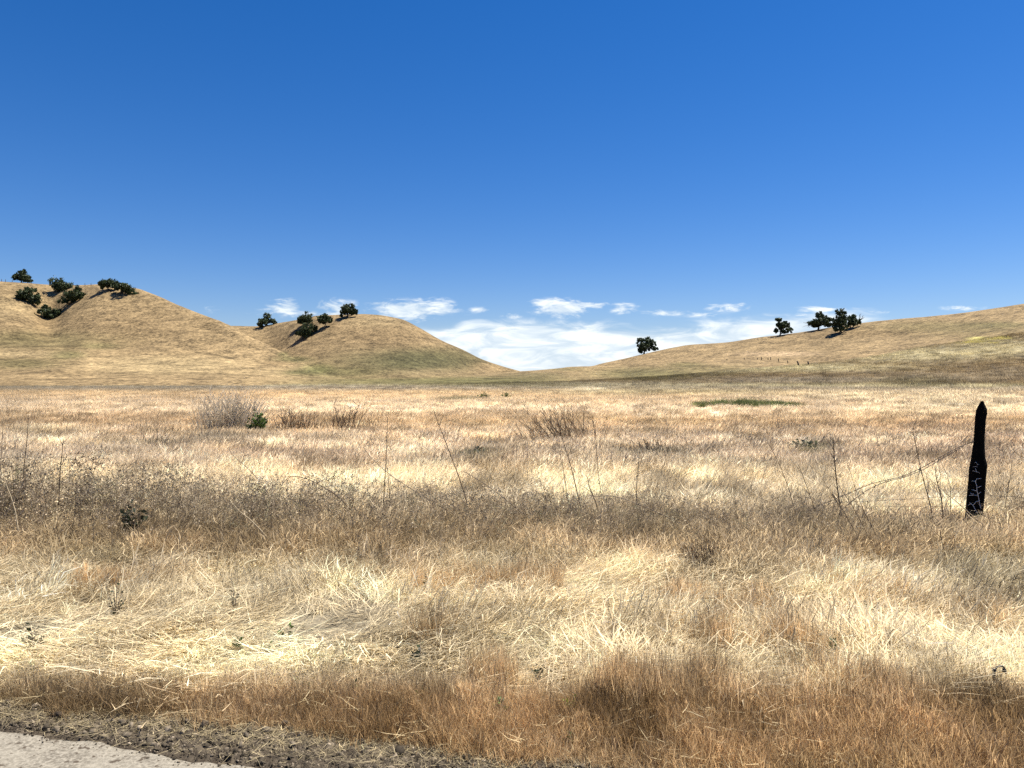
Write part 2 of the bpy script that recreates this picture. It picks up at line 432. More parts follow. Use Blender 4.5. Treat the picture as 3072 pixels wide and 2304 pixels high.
def hill(name, contours, cols=640, rows=(40, 70, 70, 24), px0=-620, px1=3700, amp=(3.0, .22), seed=1, own=None):
    """a slope lofted through contour lines; each contour is (px, py or None, depth, z or None) control points.
    The last contour given is the crest; the back side is added behind it."""
    lo = max(px0, max(c[0][0] for c in contours)); hi = min(px1, min(c[-1][0] for c in contours))
    PX = np.linspace(lo, hi, cols)
    D, Z = [], []
    for c in contours:
        xs = [p[0] for p in c]
        d = pchip(xs, [p[2] for p in c], PX)
        if c[0][1] is None: z = pchip(xs, [p[3] for p in c], PX)
        else: z = CAMZ - (pchip(xs, [p[1] for p in c], PX) - HY) / F * d
        D.append(d); Z.append(z)
    dc, zc = D[-1], Z[-1]
    D += [dc + 8, dc + 45, dc + 170]; Z += [zc - .35, zc - 7, np.full(cols, -6.0)]
    D, Z = np.array(D), np.array(Z)
    # cubic loft across the contours
    n = len(D); k = np.arange(n, dtype=float)
    steps = list(rows[:len(contours) - 1]) + [4, 8, 6]
    sv = np.concatenate([np.linspace(i, i + 1, steps[i], endpoint=False) for i in range(n - 1)] + [[n - 1.0]])
    DD, ZZ = np.empty((len(sv), cols)), np.empty((len(sv), cols))
    for j in range(cols):
        DD[:, j] = pchip(k, D[:, j], sv); ZZ[:, j] = pchip(D[:, j], Z[:, j], DD[:, j])
    X = (PX[None] - CX) / F * DD
    crest = len(contours) - 1.0
    fade = np.clip(np.abs(sv - crest) * 1.6, .12, 1)[:, None] * sstep(0, .9, sv)[:, None]
    ZZ = ZZ + fade * amp[0] * fbm(X / 34, DD / 40, seed * 13, 4) + amp[1] * fbm(X / 2.2, DD / 2.2, seed * 13 + 5, 4) * (.25 + .75 * fade)
    PY = HY - (ZZ - CAMZ) / DD * F
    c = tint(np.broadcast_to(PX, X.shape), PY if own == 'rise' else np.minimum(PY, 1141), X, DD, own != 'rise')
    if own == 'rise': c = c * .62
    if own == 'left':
        for s0, wd, st in ((2.02, .05, .5), (2.42, .02, .25), (1.35, .035, .3), (1.62, .03, .3), (1.15, .03, .3)):  # paints the bench step's shading into the colour, plus fainter dark lines
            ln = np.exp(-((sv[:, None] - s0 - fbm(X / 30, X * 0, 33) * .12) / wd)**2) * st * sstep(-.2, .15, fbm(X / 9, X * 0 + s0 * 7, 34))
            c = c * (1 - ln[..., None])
    if own == 'middle': c = c * .86
    tr = fbm(X / 60, (ZZ + X * .03) / 1.3, 35 + seed, 3)
    c = c * (1 - .18 * sstep(.12, .3, tr) + .10 * sstep(.12, .3, -tr))[..., None]
    V = np.stack([X, DD, ZZ], -1).reshape(-1, 3)
    r, q = len(sv), cols
    idx = np.arange(r * q).reshape(r, q)
    faces = np.stack([idx[:-1, :-1], idx[:-1, 1:], idx[1:, 1:], idx[1:, :-1]], -1).reshape(-1, 4)
    rgba = np.concatenate([c.reshape(-1, 3), np.ones((r * q, 1))], 1)
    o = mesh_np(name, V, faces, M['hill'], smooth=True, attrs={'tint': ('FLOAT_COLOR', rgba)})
    tag(o, kind='structure')
    HILLS[own or name] = dict(PX=PX, D=DD, Z=ZZ, PY=PY, X=X, sv=sv, crest=crest)
    return o


def hill_z(key, x, y):
    h = HILLS[key]; x, y = np.asarray(x, float), np.asarray(y, float)
    px = x / y * F + CX
    j = np.clip(np.round((px - h['PX'][0]) / (h['PX'][1] - h['PX'][0])).astype(int), 0, len(h['PX']) - 1)
    z = np.full(x.shape, -9.0)
    for jj in np.unique(j):
        s = j == jj
        z[s] = np.interp(y[s], h['D'][:, jj], h['Z'][:, jj], left=-9, right=-9)
    return np.where((px < h['PX'][0]) | (px > h['PX'][-1]), -9, z)


def on_hill(key, px, py):
    """point of a hill nearest to a photo pixel (front side)"""
    h = HILLS[key]
    j = int(np.argmin(np.abs(h['PX'] - px)))
    front = h['sv'] <= h['crest']
    i = int(np.argmin(np.abs(h['PY'][front, j] - py)))
    return Vector((h['X'][i, j], h['D'][i, j], h['Z'][i, j]))


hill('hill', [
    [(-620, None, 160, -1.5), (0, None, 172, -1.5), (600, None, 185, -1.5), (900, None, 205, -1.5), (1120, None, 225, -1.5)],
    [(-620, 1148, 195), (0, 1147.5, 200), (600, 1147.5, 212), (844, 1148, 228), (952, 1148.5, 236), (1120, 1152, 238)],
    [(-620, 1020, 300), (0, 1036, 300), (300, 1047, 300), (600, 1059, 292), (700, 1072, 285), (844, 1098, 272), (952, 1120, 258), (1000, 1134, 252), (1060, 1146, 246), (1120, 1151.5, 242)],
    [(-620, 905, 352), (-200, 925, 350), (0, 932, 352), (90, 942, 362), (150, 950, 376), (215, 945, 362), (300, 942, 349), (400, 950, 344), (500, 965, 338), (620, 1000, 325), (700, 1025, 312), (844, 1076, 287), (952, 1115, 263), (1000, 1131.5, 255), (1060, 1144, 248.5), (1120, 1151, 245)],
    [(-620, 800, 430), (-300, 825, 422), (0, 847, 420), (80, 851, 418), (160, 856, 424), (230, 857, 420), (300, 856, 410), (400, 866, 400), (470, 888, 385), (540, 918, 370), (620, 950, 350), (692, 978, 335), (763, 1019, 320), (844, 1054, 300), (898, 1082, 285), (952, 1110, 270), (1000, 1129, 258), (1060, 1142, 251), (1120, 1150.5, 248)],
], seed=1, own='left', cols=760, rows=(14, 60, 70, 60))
hill('hill', [
    [(380, None, 270, -1.5), (900, None, 262, -1.5), (1200, None, 262, -1.5), (1450, None, 300, -1.5), (1700, None, 400, -1.5)],
    [(380, 1142, 320), (900, 1142, 305), (1200, 1143, 300), (1400, 1142, 330), (1558, 1136, 400), (1700, 1143, 425)],
    [(380, 1065, 430), (692, 1062, 430), (800, 1060, 438), (900, 1052, 405), (1000, 1045, 390), (1075, 1042, 385), (1200, 1050, 380), (1325, 1082, 390), (1444, 1112, 410), (1558, 1126, 425), (1700, 1142.5, 428)],
    [(380, 990, 520), (600, 982, 520), (692, 978, 520), (768, 980, 515), (833, 970, 505), (893, 961, 495), (947, 950, 485), (1007, 946, 475), (1075, 944, 470), (1129, 946, 465), (1200, 958, 460), (1265, 989, 455), (1325, 1022, 450), (1390, 1050, 445), (1444, 1077, 442), (1498, 1096, 440), (1558, 1113, 436), (1620, 1128, 433), (1700, 1142, 430)],
], seed=2, own='middle', cols=420, rows=(14, 70, 90))
hill('hill', [
    [(950, None, 230, -1.5), (1500, None, 250, -1.5), (2000, None, 260, -1.5), (2500, None, 260, -1.5)],
    [(950, 1149, 270), (1300, 1146, 280), (1558, 1137, 300), (1900, 1130, 310), (2500, 1125, 310)],
    [(950, 1147.5, 300), (1250, 1138, 335), (1330, 1132, 350), (1465, 1120, 368), (1530, 1115.5, 380), (1558, 1114, 385), (1607, 1111, 390), (1675, 1105, 395), (1715, 1100.5, 395), (1778, 1099, 395), (1900, 1097, 392), (2100, 1092, 390), (2500, 1090, 390)],
], seed=3, own='foothill', cols=300, rows=(16, 70), amp=(.7, .2))
hill('hill', [
    [(1600, None, 250, -1.5), (2200, None, 240, -1.5), (3072, None, 180, -1.5), (3720, None, 160, -1.5)],
    [(1600, 1135, 330), (1900, 1120, 320), (2200, 1100, 300), (2400, 1080, 290), (2700, 1060, 270), (3072, 1020, 240), (3720, 980, 220)],
    [(1600, 1126, 375), (1778, 1108, 370), (1900, 1095, 365), (2200, 1065, 350), (2400, 1042, 340), (2700, 1007, 320), (3072, 965, 285), (3720, 900, 260)],
    [(1600, 1118, 430), (1700, 1108, 428), (1778, 1098, 425), (1800, 1092, 424), (1881, 1074, 420), (1936, 1061, 417), (2017, 1044, 414), (2071, 1036, 412), (2180, 1028, 408), (2261, 1017, 404), (2397, 999, 398), (2480, 985, 392), (2581, 971, 380), (2696, 958, 368), (2845, 944, 350), (2960, 929, 340), (3072, 912, 330), (3720, 830, 300)],
], seed=4, own='right', cols=640, rows=(16, 70, 90))
hill('hill', [
    [(1480, None, 165, -1.5), (2112, None, 165, -1.5), (2750, None, 165, -1.5)],
    [(1480, 1150, 190), (1800, 1147, 195), (2112, 1136, 200), (2400, 1125, 200), (2750, 1120, 200)],
    [(1480, 1147, 240), (1700, 1142, 245), (1800, 1134, 248), (1990, 1104, 255), (2112, 1088, 258), (2234, 1077.5, 260), (2315, 1077.5, 258), (2396, 1091, 250), (2500, 1100, 245), (2750, 1105, 240)],
], seed=5, own='knoll', cols=320, rows=(16, 80), amp=(.5, .18))
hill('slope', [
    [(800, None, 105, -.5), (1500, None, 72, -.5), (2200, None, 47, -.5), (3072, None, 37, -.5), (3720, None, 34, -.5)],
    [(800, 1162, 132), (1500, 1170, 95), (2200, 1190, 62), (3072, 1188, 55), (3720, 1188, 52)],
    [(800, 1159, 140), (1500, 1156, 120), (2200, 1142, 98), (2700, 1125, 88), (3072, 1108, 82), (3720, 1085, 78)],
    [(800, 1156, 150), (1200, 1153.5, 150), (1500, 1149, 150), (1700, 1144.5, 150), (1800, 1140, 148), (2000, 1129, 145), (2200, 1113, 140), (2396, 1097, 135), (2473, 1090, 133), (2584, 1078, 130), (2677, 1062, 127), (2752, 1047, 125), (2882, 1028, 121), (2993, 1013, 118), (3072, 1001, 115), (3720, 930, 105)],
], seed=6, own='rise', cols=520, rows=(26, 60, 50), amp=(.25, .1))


def build_ground():
    az = np.concatenate([np.linspace(-48, 48, 640), np.linspace(48, 312, 90)[1:-1]]) * math.pi / 180
    rad = np.concatenate([np.geomspace(.4, 3, 20), np.geomspace(3, 9, 190)[1:], np.geomspace(9, 6000, 220)[1:]])
    A, Rr = np.meshgrid(az, rad)
    X, Y = Rr * np.sin(A), Rr * np.cos(A)
    Z = np.where(Y > .5, ground_z(X, np.maximum(Y, .5)), -.02)
    ok = Y > 1.5
    px, py = np.where(ok, X / np.maximum(Y, 1.5) * F + CX, 0), np.where(ok, HY + F * (CAMZ - .25) / np.maximum(Y, 1.5), 2304)
    c = tint(np.clip(px, -3000, 6000), py, X, np.maximum(Y, 1.5))
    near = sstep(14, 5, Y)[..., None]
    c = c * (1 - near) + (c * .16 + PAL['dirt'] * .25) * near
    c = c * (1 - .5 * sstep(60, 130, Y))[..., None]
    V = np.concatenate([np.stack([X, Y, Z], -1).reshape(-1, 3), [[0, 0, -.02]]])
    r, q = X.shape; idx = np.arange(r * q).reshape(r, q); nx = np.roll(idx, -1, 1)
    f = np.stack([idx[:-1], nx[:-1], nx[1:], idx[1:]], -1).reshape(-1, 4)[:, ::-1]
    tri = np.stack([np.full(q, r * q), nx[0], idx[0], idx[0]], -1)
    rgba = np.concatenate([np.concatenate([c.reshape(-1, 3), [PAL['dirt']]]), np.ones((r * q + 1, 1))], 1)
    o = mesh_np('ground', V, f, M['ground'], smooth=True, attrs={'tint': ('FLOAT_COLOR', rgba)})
    tag(o, kind='structure')


build_ground()


def build_road():
    m, g = material('dusty_asphalt')
    geo = g.add('ShaderNodeNewGeometry'); P = geo.outputs['Position']
    n1 = g.noise(P, 9, 5, .6); n2 = g.noise(P, 70, 4, .6); n3 = g.noise(P, 26, 3, .5)
    c = g.mix(g.ramp(n1, .3, .7), (.105, .092, .073, 1), (.215, .196, .158, 1))
    c = g.mix(g.ramp(n2, .35, .7), c, (.27, .245, .20, 1)); c = g.mix(g.ramp(n3, .60, .66), c, (.075, .06, .045, 1))
    p = g.add('ShaderNodeBsdfPrincipled'); g.put(p.inputs['Base Color'], c); p.inputs['Roughness'].default_value = .95
    p.inputs['Specular IOR Level'].default_value = .1
    b = g.add('ShaderNodeBump'); b.inputs['Distance'].default_value = .006; b.inputs['Strength'].default_value = .8
    g.put(b.inputs['Height'], g.math('ADD', n2, n3)); g.put(p.inputs['Normal'], b.outputs[0]); out(g, p.outputs[0])
    xs = np.linspace(-30, 24, 900); k = np.linspace(0, 1, 24)
    e = road_edge(xs) + fbm(xs * 3, xs * 0, 60) * .18 + fbm(xs * 14, xs * 0, 61) * .05
    Yv = e[None] - k[:, None]**1.6 * 7.0
    X = np.broadcast_to(xs, Yv.shape)
    Z = .004 + fbm(X * 2, Yv * 2, 62) * .006 - np.maximum(0, .06 - (e[None] - Yv)) * .35
    idx = np.arange(X.size).reshape(X.shape)
    f = np.stack([idx[:-1, :-1], idx[1:, :-1], idx[1:, 1:], idx[:-1, 1:]], -1).reshape(-1, 4)
    tag(mesh_np('road', np.stack([X, Yv, Z], -1).reshape(-1, 3), f, m, smooth=True), kind='structure')
    # berm of broken earth between the road and the grass
    m2, g = material('broken_earth')
    geo = g.add('ShaderNodeNewGeometry'); P = geo.outputs['Position']
    c = g.mix(g.ramp(g.noise(P, 30, 5, .7), .3, .7), (.028, .022, .017, 1), (.10, .082, .06, 1))
    p = g.add('ShaderNodeBsdfPrincipled'); g.put(p.inputs['Base Color'], c); p.inputs['Roughness'].default_value = 1; p.inputs['Specular IOR Level'].default_value = .05
    out(g, p.outputs[0])
    xs = np.linspace(-4.6, 2.2, 1300); k = np.linspace(0, 1, 110)
    lo, hi = road_edge(xs) - .06, dirt_edge(xs) + .18
    Yv = lo[None] + (hi - lo)[None] * k[:, None]
    X = np.broadcast_to(xs, Yv.shape)
    Z = berm_z(X, Yv)
    idx = np.arange(X.size).reshape(X.shape)
    f = np.stack([idx[:-1, :-1], idx[:-1, 1:], idx[1:, 1:], idx[1:, :-1]], -1).reshape(-1, 4)
    tag(mesh_np('dirt_verge', np.stack([X, Yv, Z], -1).reshape(-1, 3), f, m2), kind='structure')


build_road()


# ------------------------------------------------------------------ tufts and scatter
def blades(n, h, spread, lean, bend, w, seed, aim=None, head=0.0, wvar=.4, rows=(0, .4, .75, 1)):
    """n blades as tapered strips. aim: None or the spread (radians) about +X that the blades lean to"""
    r = np.random.default_rng(seed)
    H = r.uniform(h[0], h[1], n); a0 = r.uniform(0, 2 * math.pi, n)
    az = a0 if aim is None else r.normal(0, aim, n)
    le = r.uniform(lean[0], lean[1], n); be = r.uniform(bend[0], bend[1], n)
    rr = spread * np.sqrt(r.uniform(0, 1, n)); an = r.uniform(0, 2 * math.pi, n)
    bx, by = rr * np.cos(an), rr * np.sin(an)
    T = np.array(rows)
    wid = np.interp(T, [0, .6, .8, .9, 1], [1, .7, .55 + head, .5 + head, .08])
    out_ = H[:, None] * (np.sin(le)[:, None] * T + be[:, None] * T**2 * .6)
    up = H[:, None] * (np.cos(le)[:, None] * T - be[:, None] * T**3 * .35)
    up = np.maximum(up, -.02)
    dx, dy = np.cos(az)[:, None], np.sin(az)[:, None]
    ctr = np.stack([bx[:, None] + out_ * dx, by[:, None] + out_ * dy, up], -1)
    kk = r.normal(0, .05, ctr.shape) * H[:, None, None]; kk[:, 0] = 0; kk[:, 1] *= .6; ctr = ctr + kk
    ctr[..., 2] = np.maximum(ctr[..., 2], -.01)
    wa = az + math.pi / 2 + r.normal(0, .7, n)
    wv = np.stack([np.cos(wa), np.sin(wa), r.normal(0, .3, n)], -1)[:, None, :]
    ww = (w * r.uniform(1 - wvar, 1 + wvar, n))[:, None, None] * wid[None, :, None] * .5
    V = np.stack([ctr - wv * ww, ctr + wv * ww], 2).reshape(-1, 3)
    k = len(T); base = (np.arange(n) * 2 * k)[:, None] + (np.arange(k - 1) * 2)[None]
    f = np.stack([base, base + 1, base + 3, base + 2], -1).reshape(-1, 4)
    rnd = np.repeat(r.uniform(0, 1, n), 2 * k)
    return V, f, rnd


def join(parts):
    V, Fc, Rn, o = [], [], [], 0
    for v, f, r in parts:
        V.append(v); Fc.append(f + o); Rn.append(r); o += len(v)
    return np.concatenate(V), np.concatenate(Fc), np.concatenate(Rn)


def strip(path, w0, w1, seed):
    """a thin stem as two crossed strips"""
    P = np.asarray(path, float); n = len(P); r = np.random.default_rng(seed)
    t = np.gradient(P, axis=0); a = np.cross(t, r.normal(0, 1, 3)); a /= np.linalg.norm(a, axis=1)[:, None] + 1e-9
    b = np.cross(t, a); b /= np.linalg.norm(b, axis=1)[:, None] + 1e-9
    w = np.linspace(w0, w1, n)[:, None] * .5
    parts = []
    for s in (a, b):
        V = np.stack([P - s * w, P + s * w], 1).reshape(-1, 3); i = np.arange(n - 1) * 2
        parts.append((V, np.stack([i, i + 1, i + 3, i + 2], -1), np.full(2 * n, r.uniform(0, 1))))
    return join(parts)


def weed(h, seed, branches=9, pods=5, podsize=.012, lean=.25, curl=.3, w=.004):
    """a dry branching weed: stem, curved side branches, small pods"""
    r = np.random.default_rng(seed); parts = []
    la = r.uniform(0, 6.28); dv = np.array([math.cos(la), math.sin(la), 0]) * r.uniform(0, lean)
    T = np.linspace(0, 1, 6)[:, None]
    stem = h * (T * np.array([0, 0, 1.]) + dv * T**1.6) + np.cumsum(r.normal(0, .008, (6, 3)), 0) * h
    parts.append(strip(stem, w, w * .5, seed))
    for k in range(branches):
        t0 = r.uniform(.15, .98); p0 = stem[int(t0 * 5)] * (1 - t0 * 5 % 1) + stem[min(5, int(t0 * 5) + 1)] * (t0 * 5 % 1)
        a = r.uniform(0, 6.28); L = h * r.uniform(.18, .45) * (1.15 - .5 * t0)
        d0 = np.array([math.cos(a) * .7, math.sin(a) * .7, .75]); TT = np.linspace(0, 1, 5)[:, None]
        br = p0 + L * (d0 * TT + np.array([math.cos(a) * .3, math.sin(a) * .3, -curl * r.uniform(-.3, 1.6)]) * TT**2) + np.cumsum(r.normal(0, .02, (5, 3)), 0) * L
        parts.append(strip(br, w * .6, w * .35, seed * 77 + k))
        for q in range(pods):
            c = br[r.integers(1, 5)] + r.normal(0, .006, 3); ax = r.normal(0, 1, 3); ax /= np.linalg.norm(ax); ay = np.cross(ax, r.normal(0, 1, 3)); ay /= np.linalg.norm(ay)
            L2, W2 = podsize * r.uniform(.8, 2.2), podsize * r.uniform(.3, .6)
            V = np.array([c - ay * W2 * .3, c + ax * L2 * .5 + ay * W2, c + ax * L2, c + ax * L2 * .5 - ay * W2])
            parts.append((V, np.array([[0, 1, 2, 3]]), np.full(4, r.uniform(0, 1))))
    return join(parts)


def clod(seed):
    """an angular lump of broken earth"""
    import bmesh
    r = np.random.default_rng(seed); bm = bmesh.new()
    bmesh.ops.create_icosphere(bm, subdivisions=1, radius=1.0)
    for v in bm.verts: v.co = v.co.normalized() * r.uniform(.55, 1.25)
    for q in range(4):
        n_ = Vector(r.normal(0, 1, 3)).normalized()
        for v in bm.verts:
            d = v.co.dot(n_) - r.uniform(.5, .62)
            if d > 0: v.co -= n_ * d
    bm.verts.index_update()
    V = np.array([(v.co.x, v.co.y * .85, v.co.z * .65) for v in bm.verts]); Fc = np.array([[v.index for v in f.verts] for f in bm.faces]); bm.free()
    return V, Fc, r.uniform(0, 1, len(V))


def library(name, items, mat):
    col = bpy.data.collections.new(name)
    for i, (v, f, r) in enumerate(items):
        o = mesh_np(name, v, f, mat, parent=False, attrs={'rnd': ('FLOAT', r)})
        col.objects.link(o)
    return col


def scatter_tree(col):
    g = bpy.data.node_groups.new('scatter_' + col.name, 'GeometryNodeTree')
    g.interface.new_socket('Geometry', in_out='INPUT', socket_type='NodeSocketGeometry')
    g.interface.new_socket('Geometry', in_out='OUTPUT', socket_type='NodeSocketGeometry')
    a = lambda t, **k: [setattr(n_, q, v) for n_ in [g.nodes.new(t)] for q, v in k.items()] and None or g.nodes[-1]
    i, o_ = g.nodes.new('NodeGroupInput'), g.nodes.new('NodeGroupOutput')
    ci = g.nodes.new('GeometryNodeCollectionInfo'); ci.inputs['Collection'].default_value = col
    ci.inputs['Separate Children'].default_value = True; ci.inputs['Reset Children'].default_value = True
    ip = g.nodes.new('GeometryNodeInstanceOnPoints'); ip.inputs['Pick Instance'].default_value = True
    def attr(nm, ty):
        n_ = g.nodes.new('GeometryNodeInputNamedAttribute'); n_.data_type = ty; n_.inputs['Name'].default_value = nm
        return n_.outputs['Attribute']
    e = g.nodes.new('FunctionNodeEulerToRotation')
    L = g.links.new
    L(i.outputs[0], ip.inputs['Points']); L(ci.outputs[0], ip.inputs['Instance'])
    L(attr('pick', 'INT'), ip.inputs['Instance Index'])
    L(attr('rot', 'FLOAT_VECTOR'), e.inputs[0]); L(e.outputs[0], ip.inputs['Rotation'])
    L(attr('size', 'FLOAT_VECTOR'), ip.inputs['Scale']); L(ip.outputs[0], o_.inputs[0])
    return g


def scatter(name, col, pos, rot, size, tints, label=None, seed=1):
    n = len(pos)
    me = bpy.data.meshes.new(name); me.vertices.add(n); me.vertices.foreach_set('co', np.asarray(pos, np.float32).ravel())
    def at(nm, ty, arr, key):
        a = me.attributes.new(nm, ty, 'POINT'); a.data.foreach_set(key, np.asarray(arr).ravel())
    at('rot', 'FLOAT_VECTOR', np.asarray(rot, np.float32), 'vector')
    at('size', 'FLOAT_VECTOR', np.asarray(size, np.float32), 'vector')
    at('pick', 'INT', np.random.default_rng(seed).integers(0, len(col.objects), n).astype(np.int32), 'value')
    at('tint', 'FLOAT_COLOR', np.concatenate([tints, np.ones((n, 1))], 1).astype(np.float32), 'color')
    o = bpy.data.objects.new(name, me); C.objects.link(o)
    md = o.modifiers.new('scatter', 'NODES'); md.node_group = scatter_tree(col)
    tag(o, label, name.replace('_', ' '), kind='stuff')
    return o


LIB = {}
LIB['stand'] = library('standing_blades', [blades(46, (.12, .36), .12, (.05, .75), (.0, .7), .0046, 100 + i, None, .9) for i in range(7)], M['blades'])
LIB['wind'] = library('leaning_blades', [blades(46, (.14, .38), .13, (.2, .9), (.1, .7), .0048, 200 + i, .9, .9) for i in range(7)], M['blades'])
LIB['laid'] = library('matted_blades', [blades(44, (.14, .42), .2, (1.1, 1.55), (.0, .25), .0056, 300 + i, .7, .4) for i in range(7)], M['blades'])
LIB['fine'] = library('short_blades', [blades(60, (.07, .22), .10, (.0, .5), (.0, .5), .0026, 400 + i, None, .6) for i in range(7)], M['blades'])
LIB['field'] = library('field_blades', [blades(70, (.10, .34), .3, (.1, .8), (.1, .6), .010, 500 + i, .9, .9) for i in range(7)], M['farblades'])
LIB['far'] = library('far_blades', [blades(80, (.12, .36), .8, (.1, .8), (.1, .5), .022, 600 + i, .9, .6, rows=(0, .5, 1)) for i in range(6)], M['farblades'])
LIB['weed'] = library('branching_weed', [weed(.62, 700 + i, 11, 7, .013, .35, .35, .0045) for i in range(9)], M['weed'])
LIB['litter'] = library('straw_piece', [blades(3, (.06, .2), .05, (1.45, 1.57), (0, .02), .0032, 800 + i, None, .2, rows=(0, .5, 1)) for i in range(6)], M['blades'])
LIB['clod'] = library('earth_clod', [clod(900 + i) for i in range(9)], M['tintclod'])
LIB['green'] = library('green_blades', [blades(60, (.25, .55), .25, (.0, .35), (.0, .3), .011, 1000 + i) for i in range(5)], M['green'])


def cells(d0, d1, rho, margin=1.22, seed=0):
    """random ground points between two depths, density rho(depth) per square metre, in the widened view wedge"""
    r = np.random.default_rng(seed)
    hw = CX / F * margin
    edges = np.geomspace(d0, d1, 60); X, Y = [], []
    for a, b in zip(edges[:-1], edges[1:]):
        m = .5 * (a + b); n = r.poisson(rho(m) * (b - a) * 2 * (hw * m + .6))
        y = r.uniform(a, b, n); X.append(r.uniform(-1, 1, n) * (hw * y + .6)); Y.append(y)
    return np.concatenate(X), np.concatenate(Y)


def seen(x, y, z, h): return x / y * F + CX, HY - (z + h - CAMZ) / y * F


def surf(x, y):
    z = ground_z(x, y); k = y > 30
    if k.any(): z[k] = np.maximum(z[k], hill_z('rise', x[k], y[k]))
    return z


def flow(x, y):
    """direction in which grass is laid"""
    return .0 + fbm(x * .75, y * .9, 21, 3) * 6.5


def put(name, lib, x, y, h, sc, rot, label, dark=1.0, jitter=.16, seed=1, z=None, tints=None, sxy=None, vary=1.0, tilt=.08):
    z = surf(x, y) if z is None else z
    px, py = seen(x, y, z, h)
    t = tint(px, py, x, y) if tints is None else tints
    r = np.random.default_rng(seed)
    if tints is None and vary:
        v = 1 + np.clip(fbm(x * 1.7, y * 1.1, 90 + seed, 3) * 2.2, -.7, .38) * .8 * vary
        v = v * np.where(r.uniform(0, 1, len(x)) < .16 * vary, .6, 1)
        t = t * v[:, None]; br = np.clip(1 - v, 0, .6)[:, None]; t = t * (1 - br * np.array([0, .12, .3]))
    t = np.clip(t * dark * (1 + r.normal(0, jitter, (len(x), 1))), .01, .93)
    sc = np.asarray(sc); sxy = sc if sxy is None else sxy
    return scatter(name, LIB[lib], np.stack([x, y, z - .01], -1), np.stack([r.normal(0, tilt, len(x)), r.normal(0, tilt, len(x)), rot], -1),
                   np.stack([sxy, sxy, sc], -1), t, label, seed)


